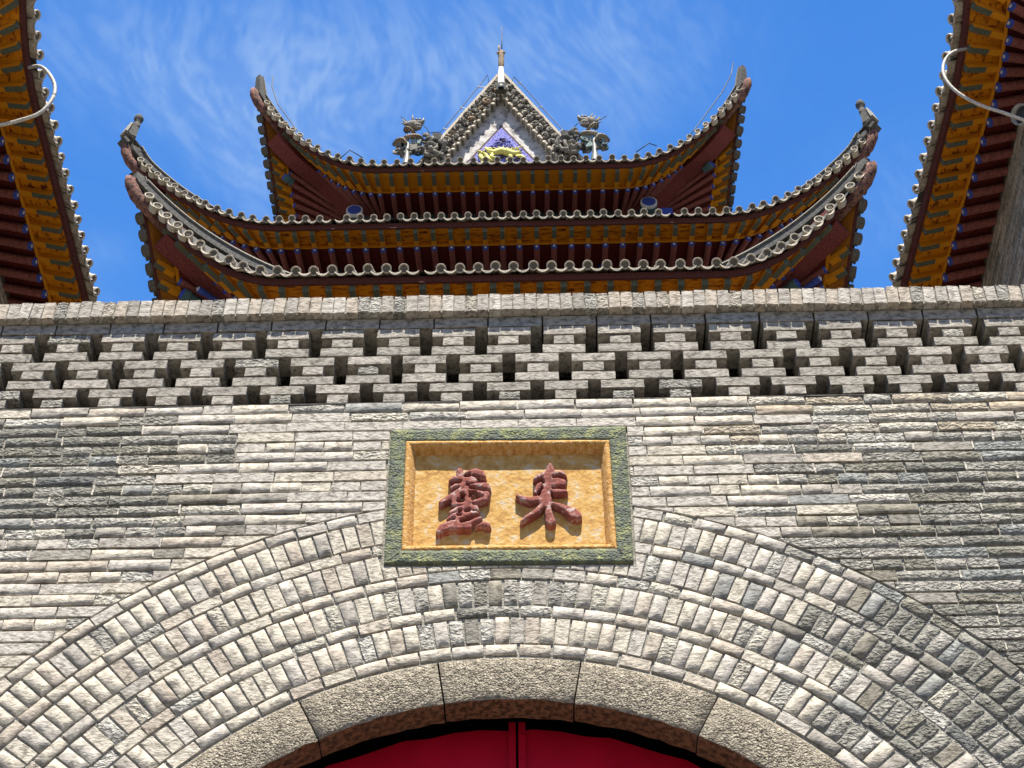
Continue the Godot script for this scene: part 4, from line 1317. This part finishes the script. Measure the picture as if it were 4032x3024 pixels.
	# dragons on posts either side and the leafy carving between them and the verge; sheet places (x, y, towards the eye)
	for s in [-1, 1]:
		var px: float = xc + s * 1.83
		var on := func(x: float, y: float, dz: float) -> Vector3: return Vector3(px - s * (x - 370.0) / 905.0, 28.45 + (800.0 - y) / 516.0, z + 0.15 + dz)
		m = MB.new(true)
		m.lathe([Vector2(0.10, -0.2), Vector2(0.07, 0.05), Vector2(0.055, 0.12), Vector2(0.05, 0.42), Vector2(0.042, 0.5), Vector2(0.028, 0.56), Vector2(0.022, 0.78), Vector2(0.0, 0.80)], 10, Transform3D(Basis(), Vector3(px, 28.3, z + 0.2)))
		var post := part(t, "dragon_post", m.done(), M.china)
		var way := [on.call(340, 640, 0.10), on.call(290, 595, 0.14), on.call(215, 580, 0.12), on.call(150, 545, 0.0), on.call(150, 490, -0.12), on.call(225, 462, -0.14), on.call(330, 475, 0.02), on.call(440, 525, 0.12), on.call(545, 500, 0.08), on.call(590, 450, -0.06), on.call(540, 412, -0.12), on.call(440, 400, 0.06), on.call(345, 372, 0.12), on.call(305, 330, 0.02), on.call(340, 285, -0.08), on.call(420, 255, -0.04)]
		var pts := curve(way)
		var scl := []
		for i in pts.size():
			scl.append(0.75 + 0.4 * sin(PI * minf(1.0, i * 1.15 / pts.size() + 0.1)) + 0.08 * sin(i * 2.4))
		m = MB.new(true)
		m.tube(pts, 0.044, 8, scl)
		part(post, "dragon_body", m.done(), M.carved_warm if s < 0 else M.dragon)
		m = MB.new(true)
		for i in range(2, pts.size() - 2, 2):
			var p: Vector3 = pts[i]
			var far := (p - Vector3(px, p.y + 0.1, z + 0.15)).normalized()
			m.tube([p, p + far * 0.055, p + far * 0.085 + Vector3(0, 0.02, 0)], 0.016, 4, [1.4, 0.9, 0.2])
		part(post, "dragon_spines", m.done(), M.ridge)
		m = MB.new(true)
		m.blob(on.call(440, 295, 0.05), Vector3(0.15, 0.13, 0.12), 7)
		m.blob(on.call(360, 275, 0.0), Vector3(0.10, 0.09, 0.10), 6)
		m.blob(on.call(520, 330, 0.08), Vector3(0.10, 0.08, 0.09), 6)
		m.tube([on.call(470, 280, 0.06), on.call(550, 285, 0.1), on.call(610, 270, 0.1), on.call(635, 225, 0.1)], 0.06, 7, [1.1, 1.0, 0.8, 0.4])
		m.tube([on.call(470, 330, 0.06), on.call(545, 365, 0.1), on.call(600, 350, 0.1)], 0.045, 6, [1.2, 1.0, 0.5])
		for k in 16:
			var a := 1.6 + k * 0.24
			var c: Vector3 = on.call(400 + rng.randf_range(-30, 50), 290 + rng.randf_range(-30, 40), rng.randf_range(0.0, 0.12))
			var go := Vector3(-s * cos(a), sin(a) * 0.9, 0.2).normalized() * rng.randf_range(0.12, 0.2)
			m.tube([c, c + go * 0.6 + Vector3(0, -0.01, 0), c + go + Vector3(0, 0.05, 0)], 0.026, 5, [1.4, 1.0, 0.25])
		part(post, "dragon_head", m.done(), M.carved)
		m = MB.new(true)
		m.tube([on.call(600, 285, 0.12), on.call(625, 245, 0.12), on.call(628, 195, 0.1)], 0.03, 6, [1.0, 1.0, 0.4])
		m.blob(on.call(500, 225, 0.1), Vector3(0.035, 0.04, 0.035), 5)
		m.blob(on.call(560, 235, 0.12), Vector3(0.03, 0.045, 0.03), 5)
		part(post, "dragon_muzzle", m.done(), M.china)
		for q in [[240, 660, 0.075], [470, 590, 0.07], [215, 700, 0.05], [480, 680, 0.08], [560, 590, 0.05], [300, 650, 0.05]]:
			m = MB.new()
			m.box(Vector3(-q[2] * 0.9, -q[2] * 1.3, -0.08), Vector3(q[2] * 0.9, q[2] * 1.3, 0.05), Transform3D(Basis(Vector3.BACK, rng.randf_range(-0.3, 0.3)), on.call(q[0], q[1], 0.04)))
			part(post, "cloud_block", m.done(), M.pale_teal if rng.randf() < 0.7 else M.carved)
		for k in 14:
			m = MB.new(true)
			m.tube(spiral(rng.randf_range(0.5, 0.9), 0.085, 0.035, 9), 0.028, 5)
			part(post, "wave_scroll", m.done(), [M.carved, M.ridge, M.teal_paint, M.carved][k % 4], Transform3D(Basis(UP, rng.randf_range(-1, 1)) * Basis(Vector3.BACK, rng.randf() * TAU), on.call(rng.randf_range(170, 620), rng.randf_range(620, 790), rng.randf_range(-0.05, 0.1))))
		var leaves := [[[630, 570], [690, 600], [780, 590], [850, 560], [920, 580], [900, 640]], [[640, 640], [670, 700], [740, 735], [790, 715], [760, 670], [690, 650], [650, 620]], [[900, 610], [880, 680], [830, 720], [880, 755], [950, 735], [985, 680]], [[650, 460], [700, 430], [750, 470], [720, 530], [650, 540]], [[640, 500], [680, 470], [720, 500], [690, 545]], [[760, 560], [800, 500], [800, 440]], [[920, 520], [960, 560], [940, 620], [1000, 640]], [[640, 740], [720, 780], [820, 770], [900, 790]], [[700, 640], [760, 620], [850, 640], [890, 690]], [[560, 640], [590, 700], [640, 720], [620, 770]], [[1000, 560], [1030, 620], [1000, 680], [1060, 700]]]
		for k in leaves.size():
			var w := []
			for q in leaves[k]: w.append(on.call(q[0], q[1], rng.randf_range(-0.02, 0.10)))
			var line := curve(w)
			var thick := []
			for i in line.size(): thick.append(0.5 + 0.7 * sin(PI * (i + 0.5) / line.size()))
			m = MB.new(true)
			m.tube(line, 0.042, 6, thick)
			part(t, "carved_leaf_scroll", m.done(), M.carved if k % 3 else M.ridge)
		for k in 10:
			m = MB.new(true)
			m.blob(on.call(rng.randf_range(620, 1000), rng.randf_range(560, 790), 0.0), Vector3(0.07, 0.035, 0.06) * rng.randf_range(0.7, 1.3), 5, Basis(Vector3.BACK, rng.randf() * TAU))
			part(t, "carved_leaf", m.done(), M.carved)
		m = MB.new()
		m.sweep([on.call(865, 540, -0.12), on.call(865, 450, -0.12), on.call(870, 350, -0.10)], [Vector2(-0.09, -0.05), Vector2(0.09, -0.05), Vector2(0.09, 0.05), Vector2(-0.09, 0.05)], Vector3.BACK, [1.1, 0.8, 1.0])
		part(t, "carved_tail", m.done(), M.ridge)
	# lightning conductors
	var wires := [
		[[-0.59, 31.12], [-0.63, 31.49], [-0.82, 31.05], [-1.16, 30.32], [-1.5, 29.59], [-1.56, 29.49], [-1.93, 29.44]], [[-0.12, 31.15], [-0.11, 31.38], [-0.07, 31.38], [0.05, 31.17], [0.48, 30.28], [0.88, 29.47], [1.26, 29.36]],
		[[-2.38, 30.05], [-2.22, 29.83], [-2.09, 29.79], [-1.91, 29.72], [-1.82, 29.6], [-1.76, 29.28]], [[1.13, 29.6], [1.21, 29.71], [1.47, 29.76], [1.67, 29.82], [1.78, 29.93]]]
	for wi in wires:
		var pts := []
		for p in wi: pts.append(Vector3(p[0], p[1], z))
		m = MB.new(true)
		m.tube(pts, 0.009, 5)
		part(t, "lightning_wire", m.done(), M.iron)
	for p in [[-0.6, 31.02, -0.82, 31.05], [-0.96, 30.23, -1.16, 30.32], [-1.28, 29.53, -1.5, 29.59], [-0.1, 31.11, 0.05, 31.17], [0.3, 30.23, 0.48, 30.28], [0.76, 29.35, 0.88, 29.47], [-2.09, 29.79, -2.09, 29.6], [1.47, 29.76, 1.47, 29.6]]:
		m = MB.new(true)
		m.tube([Vector3(p[0], p[1], z), Vector3(p[2], p[3], z)], 0.011, 5)
		m.blob(Vector3(p[2], p[3], z), Vector3(0.022, 0.022, 0.022), 5)
		part(t, "wire_holder", m.done(), M.steel)
	for wi in [[[-4.7, 29.17], [-4.69, 28.84], [-4.52, 28.23], [-3.96, 27.14], [-3.42, 26.47]], [[4.17, 29.33], [4.09, 28.92], [3.86, 28.33], [3.25, 27.16], [3.12, 26.91]], [[-3.22, 26.46], [-3.06, 26.72], [-2.81, 26.48]], [[2.14, 26.49], [2.38, 26.75], [2.52, 26.67]]]:
		var pts := []
		for p in wi: pts.append(Vector3(p[0], p[1], -10.0))
		m = MB.new(true)
		m.tube(pts, 0.010, 5)
		part(t, "lightning_wire", m.done(), M.iron)


func build_pavilions() -> void:
	for side in [-1, 1]:
		var e := Eave.new()
		e.a = 2.6; e.zf = 0.26; e.o = 0.3; e.y0 = 16.35; e.lift = 0.9; e.xs = 0.44; e.pw = 2.0
		e.pitch = 0.21; e.raf = 0.232; e.fl = 0.42; e.d1 = 1.15; e.rise = 0.33; e.d2 = 2.2; e.rise2 = 1.5; e.depth = 9.0
		if side < 0: e.xc = -4.86 - e.a
		else:
			e.xc = 4.67 + e.a; e.skew = -0.056
		var t := thing("side_pavilion", Vector3(e.xc, WALL_TOP, -3), "side pavilion eave with peeling yellow boards at the %s edge%s" % ["left" if side < 0 else "right", "" if side < 0 else ", grey brick wall below"], "pavilion", "pavilions flanking the gate tower")
		build_eave(t, e, "roof", [-side], 6.2, 0.056, 0.07, 0.05, [M.yellow_x, M.yellow_z])
		var x := -5.84 if side < 0 else 5.36
		var w := MB.new()
		if side < 0: w.box(Vector3(-9, WALL_TOP - 0.05, -8.5), Vector3(x - 0.012, 16.62, -0.9))
		else: w.box(Vector3(x + 0.012, WALL_TOP - 0.05, -8.5), Vector3(9, 16.62, -0.9))
		var wall := part(t, "wall", w.done(), M.core_dark)
		for row in (18 if side > 0 else 7):
			var z := -6.2 + (0.2 if row % 2 else 0.0)
			while z < -1.3:
				var l := 0.396
				var rough := rng.randf() < 0.2
				var k := ["shade", "dark", "mid", "blue"][rng.randi() % 4] as String
				var b := Basis(UP, -side * PI / 2) 
				part(wall, "brick", variant("stretcher", rough), M[("worn_" if rough else "smooth_") + k], Transform3D(b, Vector3(x, 16.3 - row * COURSE, z)))
				z += l

		# the wall's front, outside the picture
		var st := SurfaceTool.new()
		var far := -8.9 if side < 0 else 5.4
		for row in 72:
			var bx := far + (0.2 if row % 2 else 0.0)
			while bx < far + 3.2:
				st.append_from(variant("stretcher", rng.randf() < 0.2), 0, Transform3D(Basis(), Vector3(bx + 0.1, 16.55 - row * COURSE, -0.885)))
				bx += 0.396
		part(wall, "front_bricks", st.commit(), M.smooth_mid).set_meta("kind", "stuff")


func build_small() -> void:
	var t := thing("cable_conduit", Vector3(-4.7, 15.4, -1.15), "pale bent conduit pipe looping out from the left eave", "pipe", "conduit pipes at the eaves")
	var m := MB.new(true)
	m.tube(curve([Vector3(-4.86, 16.2, -1.3), Vector3(-4.69, 16.02, -1.17), Vector3(-4.57, 15.87, -1.15), Vector3(-4.46, 15.64, -1.15), Vector3(-4.44, 15.4, -1.15), Vector3(-4.52, 15.17, -1.15), Vector3(-4.7, 15.05, -1.15), Vector3(-4.9, 14.97, -1.15), Vector3(-5.4, 14.9, -1.2), Vector3(-5.85, 14.95, -1.25)]), 0.019, 9)
	part(t, "pipe", m.done(), M.pipe)
	t = thing("cable_conduit", Vector3(4.5, 15.3, -1.15), "pale bent conduit pipe curving down from the right eave", "pipe", "conduit pipes at the eaves")
	m = MB.new(true)
	m.tube(curve([Vector3(4.62, 16.2, -1.3), Vector3(4.42, 15.92, -1.15), Vector3(4.31, 15.78, -1.15), Vector3(4.25, 15.58, -1.15), Vector3(4.26, 15.38, -1.15), Vector3(4.34, 15.18, -1.15), Vector3(4.5, 14.99, -1.15), Vector3(4.69, 14.86, -1.15), Vector3(4.95, 14.7, -1.17), Vector3(5.37, 14.55, -1.25)]), 0.017, 9)
	part(t, "pipe", m.done(), M.pipe)
	# a grey housing at the right edge
	t = thing("camera_housing", Vector3(5.1, 15.05, -1.3), "grey tubular camera or lamp housing cut off by the right edge", "camera")
	m = MB.new(true)
	var b := Basis(UP, -1.1) * Basis(Vector3.RIGHT, PI / 2 + 0.35)
	m.lathe([Vector2(0.08, -0.45), Vector2(0.105, -0.42), Vector2(0.105, 0.0), Vector2(0.098, 0.005), Vector2(0.092, -0.06)], 14, Transform3D(b, Vector3(4.90, 15.05, -1.3)))
	part(t, "housing", m.done(), M.housing)
	m = MB.new(true)
	m.lathe([Vector2(0.092, -0.06), Vector2(0, -0.05)], 14, Transform3D(b, Vector3(4.90, 15.05, -1.3)))
	part(t, "front_glass", m.done(), M.iron)
	m = MB.new(true)
	m.tube([Vector3(5.15, 15.15, -1.4), Vector3(5.37, 15.2, -1.5)], 0.03, 7)
	part(t, "bracket", m.done(), M.housing)

func curve(pts: Array) -> Array:
	var c := Curve3D.new()
	for i in pts.size():
		var d: Vector3 = (pts[mini(i + 1, pts.size() - 1)] - pts[maxi(i - 1, 0)]) / 6.0
		c.add_point(pts[i], -d, d)
	return Array(c.tessellate_even_length(4, 0.03))
